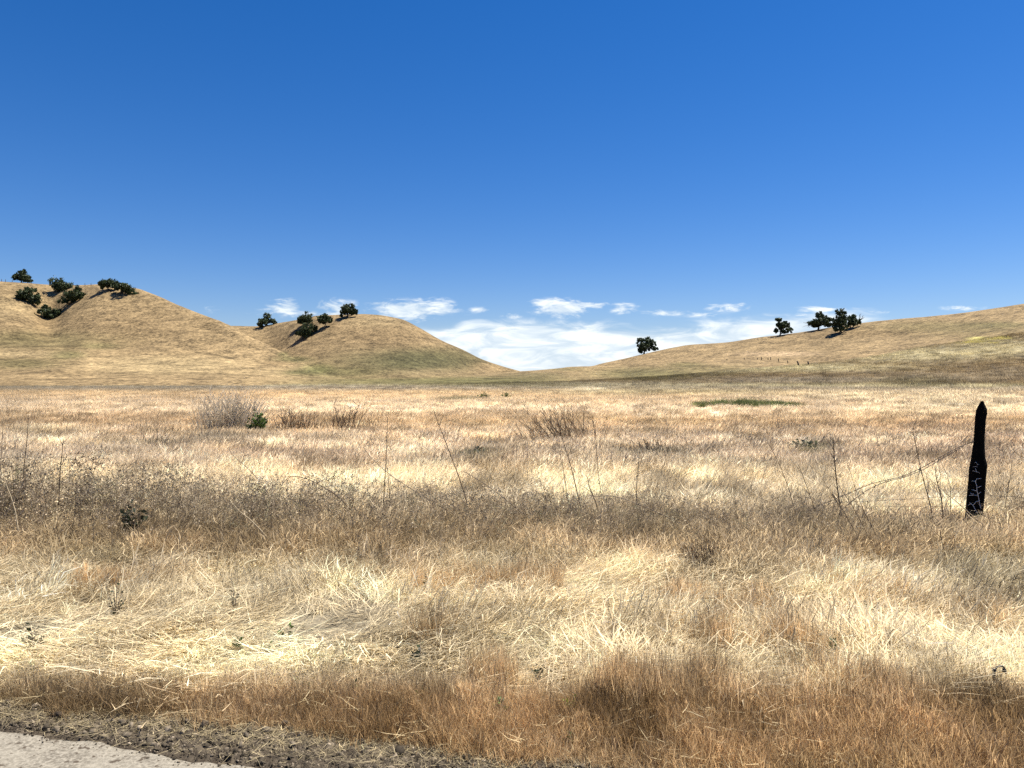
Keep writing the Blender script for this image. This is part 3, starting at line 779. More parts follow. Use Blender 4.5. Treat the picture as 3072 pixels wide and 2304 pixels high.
def grow():
    r = np.random.default_rng(11)
    bare = lambda x, y: np.maximum(sstep(.9, .4, ((x - (-.7 + .0)) / .75)**2 + ((y - 3.98) / .2)**2) * .85,
                                   np.maximum(sstep(1, .5, ((x + 1.25) / .5)**2 + ((y - 5.1) / .6)**2) * .95,
                                              sstep(1, .4, ((x - .35) / .7)**2 + ((y - 3.86) / .13)**2) * .8))
    # short rust-brown grass along the verge
    x, y = cells(2.7, 4.35, lambda d: 520, seed=1)
    e = dirt_edge(x) + fbm(x * 2, y * 2, 80) * .25
    far = 3.98 + fbm(x * 1.1, y * 1.1, 81) * .5 + .10 * sstep(-.3, .6, x) - .1 * sstep(-1.2, -2.4, x)
    k = (y > e) & (y < far + r.normal(0, .08, len(x))) & (r.uniform(0, 1, len(x)) > bare(x, y) * .8)
    x, y = x[k], y[k]
    put('brown_grass', 'fine', x, y, .12, r.uniform(.55, 1.0, len(x)) * (1 - .25 * sstep(-.2, .25, fbm(x, y, 95))), r.uniform(0, 6.28, len(x)), 'short rusty brown grass growing along the road verge', 1.0, .15, 2)
    # straw pressed flat in swirls
    x, y = cells(3.7, 7.6, lambda d: 150, seed=3)
    mat_ = sstep(-.12, .12, fbm(x * .55, y * .8, 82) + .12)
    k = (y > np.maximum(dirt_edge(x) + .3, 3.85)) & (r.uniform(0, 1, len(x)) < .25 + .75 * mat_) & (r.uniform(0, 1, len(x)) > bare(x, y))
    x, y = x[k], y[k]
    put('matted_straw', 'laid', x, y, .08, r.uniform(.6, 1.1, len(x)), flow(x, y) + r.normal(0, .45, len(x)), 'pale straw pressed flat in swirls in front of the weeds', 1.0, .16, 4, vary=.7)
    # upright straw among it
    x, y = cells(3.9, 9.6, lambda d: 120, seed=5)
    clump = sstep(-.1, .2, fbm(x * .9, y * .9, 83))
    k = (y > np.maximum(dirt_edge(x) + .35, 4.0)) & (r.uniform(0, 1, len(x)) < .05 + .6 * clump * sstep(3.9, 5.6, y) + sstep(6.0, 7.0, y) * .4) & (r.uniform(0, 1, len(x)) > bare(x, y) * 1.1)
    x, y = x[k], y[k]
    put('straw_grass', 'stand', x, y, .22, r.uniform(.5, 1.0, len(x)) * (.5 + .5 * sstep(4.2, 7, y)), r.uniform(0, 6.28, len(x)), 'upright pale straw grass between the road verge and the weeds', 1.0, .16, 6)
    x, y = cells(4.3, 7.2, lambda d: 70, seed=7)
    k = (sstep(-.05, .2, fbm(x * .7 + 9, y * .7, 84) + .1 * sstep(0, 2, x)) > r.uniform(0, 1, len(x))) & (r.uniform(0, 1, len(x)) > bare(x, y))
    x, y = x[k], y[k]
    put('leaning_grass', 'wind', x, y, .2, r.uniform(.6, 1.0, len(x)), flow(x, y) + r.normal(0, .3, len(x)), 'sweeping tan grass leaning over in the foreground', .92, .16, 8)
    x, y = cells(3.95, 7.4, lambda d: 120, seed=30)
    k = (y > dirt_edge(x) + .4); x, y = x[k], y[k]
    put('straw_pieces', 'litter', x, y, .05, r.uniform(.6, 1.5, len(x)), r.uniform(0, 6.28, len(x)), 'broken straws lying every way over the matted grass', 1, .25, 31, z=ground_z(x, y) + r.uniform(.0, .13, len(x)) * (1 - bare(x, y)) + .01)
    # brown tufts standing out of the straw
    XX, YY = [], []
    for px, py, w, n in [(1845, 2090, 70, 22), (1950, 2085, 150, 34), (2120, 2080, 120, 24), (2660, 2105, 90, 40), (2150, 1925, 80, 24), (1470, 2050, 50, 16), (2280, 1850, 130, 30), (2900, 1850, 150, 30), (2620, 1790, 150, 30), (1560, 1760, 160, 30),
                         (1290, 1900, 50, 14), (2480, 2060, 80, 20), (2380, 1940, 60, 18), (520, 1660, 120, 30), (300, 1760, 120, 24), (1350, 1760, 120, 24), (2050, 1800, 120, 22)]:
        d = dep(py); n = int(n * 1.1); XX.append((px - CX) / F * d + r.normal(0, .5, n) * w / F * d); YY.append(d + r.normal(0, .12, n))
    x, y = np.concatenate(XX), np.concatenate(YY)
    bt = np.tile(np.array([.50, .36, .20]), (len(x), 1)) * (1 + .3 * r.normal(0, 1, (len(x), 1)))
    put('tufted_grass', 'fine', x, y, .2, r.uniform(.7, 1.45, len(x)), r.uniform(0, 6.28, len(x)), 'brown fine tufts standing out of the pale straw', 1, .1, 26, tints=bt, sxy=r.uniform(.6, .9, len(x)))
    # dry weeds along the old fence line
    x, y = cells(6.0, 9.8, lambda d: 150, seed=9)
    cy = 8.0 - .35 * sstep(.5, 3, x) + fbm(x * .5, y * 0, 85) * 1.2
    k = (np.exp(-((y - cy) / np.where(y < cy, .85, .55))**2) > r.uniform(0, 1, len(x)) * 1.0)
    patch = sstep(-.28, .05, fbm(x * .7, y * .9, 86) + .05)
    k &= r.uniform(0, 1, len(x)) < patch
    k &= ~((np.abs(x - 4.85) < .45) & (y > 6.9) & (y < 8.35) & (r.uniform(0, 1, len(x)) < .85))
    x, y = x[k], y[k]
    hh = np.interp(x / y * F + CX, [-300, 0, 150, 400, 650, 1000, 1400, 1800, 2200, 2700, 3072], [1.05, 1.1, 1.2, 1.05, .85, .88, .72, .66, .6, .62, .6])
    uu = r.uniform(0, 1, len(x)); wt = np.stack([np.interp(uu, [0, .5, .8, 1], c) for c in zip(*[(.13, .10, .07), (.27, .21, .14), (.52, .43, .29), (.24, .22, .12)])], -1)
    put('dry_weeds', 'weed', x, y, .3, hh * r.uniform(.55, 1.1, len(x)), r.uniform(0, 6.28, len(x)), 'thicket of dry grey brown weeds along the old fence line', 1.0, .2, 10, tints=wt)
    # the tall grass behind and around the weeds
    x, y = cells(6.8, 16, lambda d: min(52, 4200 / d**2), seed=11)
    k = ~((np.abs(x - 4.9) < .5) & (y < 8.3) & (r.uniform(0, 1, len(x)) < .8)); x, y = x[k], y[k]
    put('tall_grass', 'wind', x, y, .3, r.uniform(.7, 1.15, len(x)), flow(x * .4, y * .4) * .4 + r.normal(0, .9, len(x)), 'tall pale grass in a band just behind the weeds', 1.0, .14, 12)
    # the open field
    x, y = cells(13, 60, lambda d: min(15, 5600 / d**2), seed=13)
    put('field_grass', 'field', x, y, .28, r.uniform(.65, 1.2, len(x)), r.normal(0.3, .8, len(x)), 'pale and brown dry grass covering the flat field', 1.0, .12, 14)
    x, y = cells(50, 205, lambda d: min(4.5, 14000 / d**2), seed=15)
    z = surf(x, y)
    hid = hill_z('left', x, y) > z + .1
    x, y = x[~hid], y[~hid]
    put('distant_grass', 'far', x, y, .3, r.uniform(.6, 1.2, len(x)), r.uniform(0, 6.28, len(x)), 'distant dry grass and grey weeds out to the hills', 1.0, .14, 16)
    # thin scatter of weed stems over the field
    x, y = cells(9.5, 45, lambda d: min(.9, 160 / d**2), seed=17)
    k = fbm(x * .2, y * .2, 88) > -.02; x, y = x[k], y[k]
    put('scattered_weeds', 'weed', x, y, .3, r.uniform(.6, 1.15, len(x)), r.uniform(0, 6.28, len(x)), 'sparse dry brown weed stems scattered across the field', 1, .2, 18,
        tints=np.tile(np.array([.16, .12, .085]), (len(x), 1)))
    # green strip in the field on the right
    n = 300; u = r.uniform(-1, 1, n); x = 13.6 + u * 3.1 + r.normal(0, .2, n); y = 43.5 + r.normal(0, .55, n) * (1 - .5 * u * u) + fbm(x * .3, x * 0, 89) * 1.2
    gt = np.tile(np.array([.19, .215, .085]), (n, 1)) * (1 + .25 * r.normal(0, 1, (n, 1)))
    put('green_grass', 'green', x, y, .2, r.uniform(.5, 1.35, n) * (1 - .3 * np.abs(u)), r.uniform(0, 6.28, n), 'strip of fresh green grass in the dry field on the right', 1, .15, 20, tints=gt)
    # yellow bloom high on the slope to the right
    n = 90; px = np.concatenate([r.normal(3000, 22, n // 2), r.normal(2925, 30, n // 2)]); py = np.concatenate([r.normal(1014, 3, n // 2), r.normal(1027, 2.5, n // 2)])
    P = np.array([on_hill('rise', a, b) for a, b in zip(px, py)])
    put('yellow_bloom', 'far', P[:, 0], P[:, 1], .2, r.uniform(.6, 1.0, n), r.uniform(0, 6.28, n), 'patch of yellow mustard bloom high on the slope at right', 1, .15, 21, z=P[:, 2],
        tints=np.tile(np.array([.46, .40, .12]), (n, 1)))
    # broken earth, straw pieces
    n = 26000; x = r.uniform(-4.4, 1.3, n); q = np.where(r.uniform(0, 1, n) < .12, -np.abs(r.normal(0, .35, n)), r.uniform(-.1, 1.12, n))
    y = road_edge(x) + (dirt_edge(x) - road_edge(x)) * q
    s = np.clip(.0038 * np.exp(r.normal(0, .66, n)), .0015, .021) * np.where((q < -.05), .6, 1)
    zz = np.maximum(.004, berm_z(x, y))
    ct = np.array([.085, .070, .052]) * np.exp(r.normal(0, .5, (n, 1)))
    o = put('earth_clods', 'clod', x, y, 0, s, r.uniform(0, 6.28, n), 'broken dark clods of earth along the road edge', 1, .1, 22, z=zz + .25 * s + .006, tints=ct, tilt=.7, sxy=s * r.uniform(.7, 1.5, n))
    n = 6500; x = r.uniform(-4.6, 2.2, n); q = np.clip(r.normal(.66, .42, n), -.35, 1.5)
    y = road_edge(x) + (dirt_edge(x) - road_edge(x)) * q
    zz = np.maximum(.004, np.maximum(berm_z(x, y), ground_z(x, y))) + .022
    put('straw_litter', 'litter', x, y, 0, r.uniform(.12, .62, n)**1.2, r.uniform(0, 6.28, n), 'loose broken straw lying on the earth beside the road', 1, .2, 23, z=zz,
        tints=np.tile(np.array([.62, .52, .32]), (n, 1)))
    x, y = cells(3.0, 4.6, lambda d: 150, seed=24)
    k = y > dirt_edge(x) - .05; x, y = x[k], y[k]
    put('broken_straw', 'litter', x, y, 0, r.uniform(.4, 1.0, len(x)), r.uniform(0, 6.28, len(x)), 'long broken straws lying over the brown verge grass', 1, .2, 25, z=ground_z(x, y) + r.uniform(.03, .12, len(x)),
        tints=np.tile(np.array([.66, .54, .32]), (len(x), 1)))


grow()

# ------------------------------------------------------------------ oaks on the hills
# each: hill, trunk base px/py, label, crown blobs (px, py, rx, ry), dead branches
def z1(*b): return [(x * .2712, 760 + y * .2712, rx * .2712, ry * .2712) for x, y, rx, ry in b]
def z2(*b): return [(600 + x * .2712, 760 + y * .2712, rx * .2712, ry * .2712) for x, y, rx, ry in b]
def z4(*b): return [(1800 + x * .2712, 860 + y * .2712, rx * .2712, ry * .2712) for x, y, rx, ry in b]
def z5(*b): return [(2250 + x * .3716, 860 + y * .3716, rx * .3716, ry * .3716) for x, y, rx, ry in b]


OAKS = [
    ('left', 64.5, 850, 'lone oak with an open crown standing on the far left ridge among small fence posts', z1((240, 210, 48, 34), (185, 262, 42, 28), (255, 255, 55, 34), (320, 285, 46, 30), (300, 300, 60, 18), (215, 285, 45, 16)), 0),
    ('left', 98, 908, 'low spreading dense oak on the slope just below the far left ridge', z1((330, 445, 95, 68), (420, 500, 60, 58), (245, 455, 55, 32), (310, 400, 60, 28), (400, 540, 70, 25), (280, 495, 60, 35)), 0),
    ('left', 177, 872, 'broad round oak behind another oak, upper of the pair on the left hill', z1((650, 318, 82, 46), (730, 355, 85, 48), (690, 395, 85, 38), (620, 350, 55, 30), (770, 390, 55, 40)), 0),
    ('left', 216, 908, 'oak in front of the round oak, lower of the pair on the left hill', z1((860, 395, 42, 40), (820, 455, 105, 50), (765, 505, 85, 38), (910, 465, 42, 42), (725, 535, 60, 20), (840, 500, 70, 36)), 0),
    ('left', 158, 955, 'small oak lowest on the left hill with bright grass at its left', z1((510, 605, 36, 32), (570, 640, 82, 42), (640, 655, 42, 34), (512, 700, 34, 28), (590, 690, 55, 24), (490, 650, 20, 40)), 0),
    ('left', 325.5, 872, 'flat topped oak at the left of two touching oaks on the left hill crest', z1((1210, 318, 72, 30), (1150, 345, 32, 22), (1150, 380, 25, 14), (1275, 350, 55, 32), (1195, 345, 60, 20)), 0),
    ('left', 361, 881, 'oak drooping downhill just right of the flat topped oak on the left hill crest', z1((1340, 358, 60, 30), (1420, 398, 55, 35), (1462, 440, 52, 28), (1300, 372, 55, 28), (1380, 380, 60, 30), (1490, 458, 30, 14)), 0),
    ('middle', 798, 979, 'dark oak with a stepped crown leaning on the saddle left of the middle hill', z2((735, 690, 48, 36), (708, 740, 55, 42), (800, 752, 50, 26), (662, 790, 32, 18), (700, 780, 58, 28), (830, 768, 26, 12)), 0),
    ('middle', 916, 977, 'tall round oak rising above the dark oak on the middle hill', z2((1172, 690, 66, 44), (1115, 738, 34, 36), (1222, 728, 45, 46), (1165, 735, 65, 38), (1120, 765, 30, 14)), 0),
    ('middle', 909, 1015, 'low dark oak on the steep slope beneath the tall round oak on the middle hill', z2((1205, 808, 75, 40), (1150, 860, 66, 46), (1258, 822, 28, 32), (1090, 885, 28, 22), (1170, 900, 70, 32), (1215, 870, 40, 36)), 0),
    ('middle', 974, 984, 'neat oak with a visible trunk and long shadow on the middle hill', z2((1385, 705, 42, 28), (1335, 745, 35, 26), (1430, 740, 35, 34), (1385, 752, 65, 30)), 0),
    ('middle', 1041, 953, 'open crowned oak on the very crest of the middle hill', z2((1660, 588, 50, 30), (1600, 602, 38, 30), (1580, 650, 32, 28), (1720, 640, 30, 34), (1655, 628, 60, 26), (1568, 690, 16, 14), (1690, 665, 26, 18), (1740, 662, 14, 18)), 0),
    ('right', 1933, 1062, 'lone dense oak with a rounded crown at the low end of the right ridge', z4((440, 602, 42, 38), (520, 602, 55, 40), (588, 645, 42, 46), (450, 660, 38, 48), (440, 708, 30, 26), (600, 688, 36, 16), (520, 665, 60, 44)), 0),
    ('right', 2339, 1007, 'lone ragged oak with a side bough reaching right on the right ridge', z4((1980, 370, 34, 22), (2060, 395, 28, 22), (1960, 420, 26, 24), (2000, 440, 46, 42), (1945, 490, 28, 26), (2082, 482, 44, 26), (2030, 498, 38, 18)), 0),
    ('right', 2455.5, 990, 'airy oak left of the dense dark oaks on the right ridge', z5((555, 235, 55, 27), (492, 293, 40, 15), (570, 288, 46, 32), (630, 268, 32, 22), (630, 308, 28, 16), (525, 318, 26, 12)), 1),
    ('right', 2523, 998, 'tallest dense dark oak of the cluster on the right ridge', z5((730, 218, 50, 34), (702, 285, 46, 48), (750, 278, 42, 56), (680, 342, 32, 18), (725, 335, 45, 22)), 0),
    ('right', 2549, 986, 'oak with bare twigs on top, rightmost of the cluster on the right ridge', z5((815, 248, 44, 27), (842, 288, 44, 26), (800, 298, 34, 32), (868, 282, 20, 18)), 2),
]


def leaf_cloud(blobs, seed, per=620, leaf=.5):
    """blobs: (x, y, z, rx, ry, rz) -> leaf quads gathered in clumps near the blobs' surface"""
    r = np.random.default_rng(seed); P, Rn = [], []
    for b in blobs:
        c, rad = np.array(b[:3]), np.array(b[3:])
        nc = 20
        d = r.normal(0, 1, (nc, 3)); d /= np.linalg.norm(d, axis=1)[:, None]
        cl = c + d * rad * r.uniform(.45, .95, (nc, 1))
        cr = np.mean(rad) * r.uniform(.16, .36, nc)
        n = per; k = r.integers(0, nc, n)
        P.append(cl[k] + r.normal(0, .55, (n, 3)) * cr[k][:, None]); Rn.append(np.clip(r.uniform(0, 1, nc)[k] * .6 + r.uniform(0, .4, n), 0, 1))
    P, Rn = np.concatenate(P), np.concatenate(Rn); n = len(P)
    a = r.normal(0, 1, (n, 3)); a /= np.linalg.norm(a, axis=1)[:, None]
    b = np.cross(a, r.normal(0, 1, (n, 3))); b /= np.linalg.norm(b, axis=1)[:, None]
    s = leaf * r.uniform(.5, 1.2, (n, 1))
    V = np.stack([P - a * s, P + b * s * .6, P + a * s, P - b * s * .6], 1).reshape(-1, 3)
    return V, np.arange(4 * n).reshape(-1, 4), np.repeat(Rn, 4)


def build_oak(i, hk, bx, by, label, blobs, dead):
    r = np.random.default_rng(50 + i)
    base = on_hill(hk, bx, by); D = base.y; k = D / F
    t = thing('oak_tree', label, 'tree', base, 'oaks on the hills')
    B = []
    wmean = np.mean([b[2] for b in blobs])
    for px, py, rx, ry in blobs:
        x, z = (px - CX) * k - base.x, CAMZ - (py - HY) * k - base.z
        yy = r.normal(0, .45) * wmean * k
        if z < 3: yy -= 1.2
        B.append((x, yy, z, rx * k * 1.08, max(rx, ry) * .85 * k, ry * k * 1.1))
    # a few blobs toward and away from the viewer round the crown out
    top = np.array(B); c = top[:, :3].mean(0); ext = np.abs(top[:, 0] - c[0]).max() + 1.5
    for s in (-1, 1):
        B.append((c[0] + r.normal(0, 1), s * ext * .62, c[2] + r.normal(.2, .4), ext * .6, ext * .42, np.mean(top[:, 5]) * .95))
    v, f, rn = leaf_cloud(B, 300 + i)
    mesh_np('crown', v, f, M['crown'], t, attrs={'rnd': ('FLOAT', rn)})
    mb = MB()
    fork = Vector((c[0] * .25, 0, max(1.2, c[2] * .42)))
    rt = max(.28, .035 * ext * 2)
    mb.add(tube([(0, 0, -.8), (0, 0, 0), fork * .5 + Vector((r.normal(0, .12), 0, 0)), fork], [rt * 1.6, rt * 1.25, rt, rt * .85], 7))
    for b in B:
        e = Vector(b[:3]); m1 = fork.lerp(e, .5) + Vector((0, 0, .5))
        mb.add(tube([fork, m1, e], [rt * .55, rt * .36, rt * .12], 5))
    mb.build('trunk', M['bark'], t)
    if dead:
        db = MB()
        for q in range(5):
            s = Vector(B[-3 if dead == 2 else 1][:3])
            dirv = Vector((r.uniform(-.2, 1) if dead == 2 else -r.uniform(.3, 1), r.normal(0, .3), r.uniform(.4, 1) if dead == 2 else -r.uniform(.0, .7))).normalized()
            L = 3.6 if dead == 2 else 4.2
            db.add(tube([s, s + dirv * L * .6, s + dirv * L * .8 + Vector((r.normal(0, .4), 0, .4)), s + dirv * L + Vector((r.normal(0, .7), 0, .3))], [.14, .1, .07, .03], 4))
        tag(db.build('dead_branch', M['mid'], t), 'bare grey dead branches')


for i, a in enumerate(OAKS): build_oak(i, *a)

# ------------------------------------------------------------------ far fence posts
def far_post(hk, px, py, hpx, lean, label, group):
    b = on_hill(hk, px, py); k = b.y / F; h = hpx * k
    mb = MB().add(tube([(0, 0, -.4), (lean * h * .5, 0, h * .5), (lean * h, 0, h)], [.13, .125, .11], 6))
    o = mb.build('fence_post', M['wood'], None, loc=b)
    tag(o, label, 'fence post', group)


for px, py, h, l, lb in [(6, 846, 9, 0, 'thin fence post at the outer left end of the left ridge'), (18, 847, 9, .05, 'second thin fence post on the left ridge left of the lone oak'),
                         (37, 849, 10, 0, 'thin fence post on the left ridge just left of the lone oak'), (256, 858, 8, 0, 'thin fence post on the ridge right of the paired oaks'),
                         (275, 858, 8, 0, 'thin fence post midway between the paired and touching oaks on the ridge'), (296, 857, 8, 0, 'thin fence post on the ridge just left of the flat topped oak'),
                         (407, 868, 6, .1, 'tiny fence post on the ridge right of the touching oaks')]:
    far_post('left', px, py, h, l, lb, 'fence posts on the left ridge')
for px, py, h, l, lb in [(2182, 1081, 5, 0, 'tiny fence post farthest left on the low knoll'), (2232, 1079, 6, 0, 'small fence post on top of the low knoll, second from its left'), (2271, 1079, 6, 0, 'small fence post on top of the low knoll, third from its left'),
                         (2285, 1080, 9, 0, 'fence post left of a close pair on the low knoll'), (2304, 1080, 7, 0, 'left one of a close pair of fence posts on the low knoll'), (2311, 1080, 9, 0, 'right one of a close pair of fence posts on the low knoll'),
                         (2334, 1085, 10, -.1, 'fence post standing just right of the close pair where the knoll falls'), (2364, 1090, 9, -.15, 'slightly leaning fence post halfway down the right side of the knoll')]:
    far_post('knoll', px, py, h, l, lb, 'fence posts on the knoll')
for px, py, h, l, lb in [(2397, 1099, 16, -.45, 'largest leaning dark fence post at the foot of the knoll'), (2427, 1096, 12, -.2, 'fence post at the right end of the knoll fence')]:
    far_post('rise', px, py, h, l, lb, 'fence posts on the knoll')


# ------------------------------------------------------------------ burnt post and wires
def build_post():
    prof = [(1410, 150, 330), (1385, 150, 331), (1250, 158, 338), (1100, 172, 352), (960, 184, 362), (860, 190, 370), (810, 199, 376), (770, 207, 366), (740, 212, 356), (650, 225, 350), (575, 236, 348),
            (450, 243, 353), (340, 250, 362), (300, 256, 373), (265, 260, 371), (240, 273, 364), (215, 287, 351), (195, 299, 342), (183, 306, 327)]
    D = 8.15; k = D / F
    base = pt(2850 + .3012 * 240, 1150 + .3012 * 1410, D); base.z = float(ground_z(np.array([base.x]), np.array([D]))[0])
    t = thing('fence_post', 'charred black split fence post with a pointed top standing in the weeds at right', 'fence post', base)
    r = np.random.default_rng(5); V, Fc = [], []; n = 20
    rows = [(1700, 146, 328)] + prof
    ys = np.concatenate([np.linspace(rows[i][0], rows[i + 1][0], 4, endpoint=False) for i in range(len(rows) - 1)] + [[183]])
    L = np.interp(-ys, [-p[0] for p in rows], [p[1] for p in rows]); Rr = np.interp(-ys, [-p[0] for p in rows], [p[2] for p in rows])
    front = []; th = math.atan2(base.x, D); ct, st = math.cos(th), math.sin(th)
    for q, (yy, a, b) in enumerate(zip(ys, L, Rr)):
        P = pt(2850 + .3012 * (a + b) / 2, 1150 + .3012 * yy, D) - base
        w = .3012 * (b - a) / 2 * k; dp = min(.085, w * .8)
        for j in range(n):
            an = 2 * math.pi * j / n; ca, sa = math.cos(an), math.sin(an)
            g_ = 1 + .05 * math.sin(5 * an + q * .02) + .03 * math.sin(9 * an + 1)
            x = w * math.copysign(abs(ca)**.6, ca) * (1 if abs(ca) > .9 else g_); y = dp * math.copysign(abs(sa)**.6, sa) * g_
            jag = r.normal(0, .008) if q > len(ys) - 6 else r.normal(0, .0015)
            y += r.normal(0, .0015); x *= ct
            V.append((P.x + x * ct + y * st, -x * st + y * ct, P.z + jag))
        front.append((yy, (a + b) / 2, w, dp))
    m = len(ys)
    for i in range(m - 1):
        for j in range(n):
            Fc.append((i * n + j, i * n + (j + 1) % n, (i + 1) * n + (j + 1) % n, (i + 1) * n + j))
    Fc.append(tuple((m - 1) * n + j for j in range(n)))
    mesh_np('post_body', V, Fc, M['char'], t)
    # pale branching cracks on the lower face
    mb = MB()
    lines = [[(305, 1385), (290, 1300), (262, 1255), (235, 1210), (205, 1188), (170, 1160)], [(330, 1280), (312, 1230), (300, 1190), (285, 1110), (272, 1060), (270, 1010), (255, 975), (268, 945), (310, 938), (361, 934)],
             [(256, 968), (225, 968), (186, 978)], [(273, 1032), (310, 1015), (358, 1000)], [(276, 1066), (235, 1056), (186, 1053)], [(280, 1095), (310, 1072), (350, 1060)], [(278, 1106), (235, 1106), (192, 1114)],
             [(235, 1206), (262, 1170), (300, 1157), (350, 1150)], [(208, 1198), (185, 1208), (158, 1230)], [(205, 1085), (218, 1097), (238, 1092)], [(230, 830), (255, 822), (275, 826)], [(245, 790), (262, 778), (272, 795)], [(270, 805), (290, 800)], [(195, 872), (230, 868), (265, 872), (300, 886)], [(255, 840), (262, 862), (270, 880)]]
    for ln in lines:
        path = []
        for a, b in ln:
            yl, yr = np.interp(-b, -ys, L), np.interp(-b, -ys, Rr)
            u = (a - (yl + yr) / 2) / ((yr - yl) / 2); w = .3012 * (yr - yl) / 2 * k
            dp = min(.085, w * .8) * max(.0, 1 - abs(u)**3.3)**.3
            P = pt(2850 + .3012 * (yl + yr) / 2, 1150 + .3012 * b, D) - base
            xx, yy = u * w * ct * .97, -dp - .003
            path.append((P.x + xx * ct + yy * st, -xx * st + yy * ct, P.z))
        mb.add(tube(path, .0026 if ln[0][1] > 900 else .0016, 4))
    tag(mb.build('bark_crack', M['ash'], t), 'pale ash grey cracks branching over the blackened wood')


build_post()


def line_thing(name, label, cat, pts, D, rad, mat, group=None, twigs=0, seed=1, tube_n=5, D2=None, rad2=None, parent=None, base_ground=True):
    """a stalk, cane or wire through photo pixels at depth D (to D2)"""
    n = len(pts); D2 = D if D2 is None else D2
    P = [pt(p[0], p[1], D + (D2 - D) * i / (n - 1)) for i, p in enumerate(pts)]
    # smooth
    s = np.linspace(0, n - 1, n * 4); k = np.arange(n)
    arr = np.array([list(p) for p in P]); sm = np.stack([pchip(k, arr[:, c], s) for c in range(3)], -1)
    r = np.random.default_rng(seed)
    sm += np.cumsum(r.normal(0, .0012, sm.shape), 0)
    base = Vector(sm[-1]); o = thing(name, label, cat, base, group)
    mb = MB(); rr = np.linspace(rad2 or rad * .45, rad, len(sm))
    mb.add(tube([Vector(q) - base for q in sm], list(rr), tube_n))
    mb.build('stem', mat, o)
    if twigs:
        for q in range(twigs):
            i = r.integers(1, int(len(sm) * .75)); p = Vector(sm[i]) - base
            tdir = (Vector(sm[max(0, i - 1)]) - Vector(sm[min(len(sm) - 1, i + 1)])).normalized()
            side = Vector((r.choice([-1, 1]) * r.uniform(.4, 1), r.normal(0, .5), r.uniform(-.1, .5)))
            dv = (tdir * .9 + side * .8).normalized(); L = r.uniform(.05, .22)
            tb = MB().add(tube([p, p + dv * L * .5, p + dv * L + Vector((r.normal(0, .02), 0, r.normal(0, .02)))], [rad * .5, rad * .4, rad * .2], 3))
            tb.build('twig', mat, o)
    return o


WG = 'wires of the old fence'
def wire(label, pts, D, rad=.0028, barbs=0, D2=None, seed=3):
    n = len(pts); D2 = D2 or D
    P = np.array([list(pt(p[0], p[1], D + (D2 - D) * i / (n - 1))) for i, p in enumerate(pts)])
    s = np.linspace(0, n - 1, n * 8); k = np.arange(n)
    sm = np.stack([pchip(k, P[:, c], s) for c in range(3)], -1)
    base = Vector(sm[0]); mb = MB()
    mb.add(tube([Vector(q) - base for q in sm], rad, 5))
    r = np.random.default_rng(seed)
    for q in range(barbs):
        i = int((q + .5) / barbs * (len(sm) - 1)); c = Vector(sm[i]) - base
        for _ in range(2):
            d = Vector(r.normal(0, 1, 3)).normalized() * .022
            mb.add(tube([c - d, c + d], rad * .7, 4))
    o = mb.build('barbed_wire' if barbs else 'fence_wire', M['wire'], None, loc=base)
    tag(o, label, 'wire', WG); return o


wire('upper strand of barbed wire sagging left from the burnt post into the weeds', [(2924, 1324), (2886, 1338), (2825, 1369), (2765, 1404), (2704, 1430), (2649, 1443), (2619, 1450), (2552, 1478), (2500, 1500), (2455, 1520), (2400, 1548)], 8.1, .0036, 14, 7.9)
wire('loose second strand of barbed wire hanging just under the upper strand left of the post', [(2888, 1341), (2830, 1374), (2770, 1409), (2704, 1434), (2661, 1445), (2619, 1462), (2582, 1485), (2552, 1508), (2520, 1535)], 8.06, .0034, 9, 7.9, 4)
wire('nearly level thin wire running left from the lower part of the burnt post', [(2898, 1491), (2830, 1491), (2760, 1496), (2680, 1500), (2600, 1504), (2500, 1509)], 8.1, .0022, 0)
wire('thin wire running right from the burnt post to the edge of view, upper one', [(2957, 1482), (2985, 1488), (3030, 1490), (3080, 1493), (3300, 1500), (3600, 1505)], 8.1, .0025, 0)
wire('lowest thin wire passing behind the burnt post low over the weeds', [(2640, 1519), (2760, 1520), (2890, 1518), (2960, 1516), (3030, 1520), (3100, 1522), (3500, 1527)], 8.3, .002, 0)

# bent iron rod
def build_rod():
    D = 3.88; base = pt(2984, 2082, D)
    t = thing('bent_rod', 'black iron rod bent into a hook sticking out of the straw at lower right', 'rod', base)
    path = [pt(*p, D) - base for p in [(2984, 2090), (2983, 2060), (2983, 2042), (2986, 2022), (2990, 2008), (2994, 2003), (3003, 2000), (3010, 2000), (3015, 2004), (3018, 2012), (3019, 2022)]]
    MB().add(tube(path, .0048, 8)).build('hook', M['iron'], t)
    mb = MB().add(tube([pt(2988, 2095, D + .01) - base, pt(2982, 2062, D + .01) - base, pt(2978, 2048, D + .01) - base], [.012, .02, .006], 6))
    mb.add(tube([pt(2992, 2092, D - .01) - base, pt(2991, 2066, D - .01) - base, pt(2994, 2052, D - .01) - base], [.008, .013, .004], 6))
    mb.build('stake', M['wood'], t)
    for p in [(2986, 2012), (3016, 2013)]:
        c = pt(*p, D) - base
        MB().add(tube([c + Vector((0, 0, -.008)), c + Vector((0, 0, .008))], .009, 8)).build('clip', M['iron'], t)
build_rod()

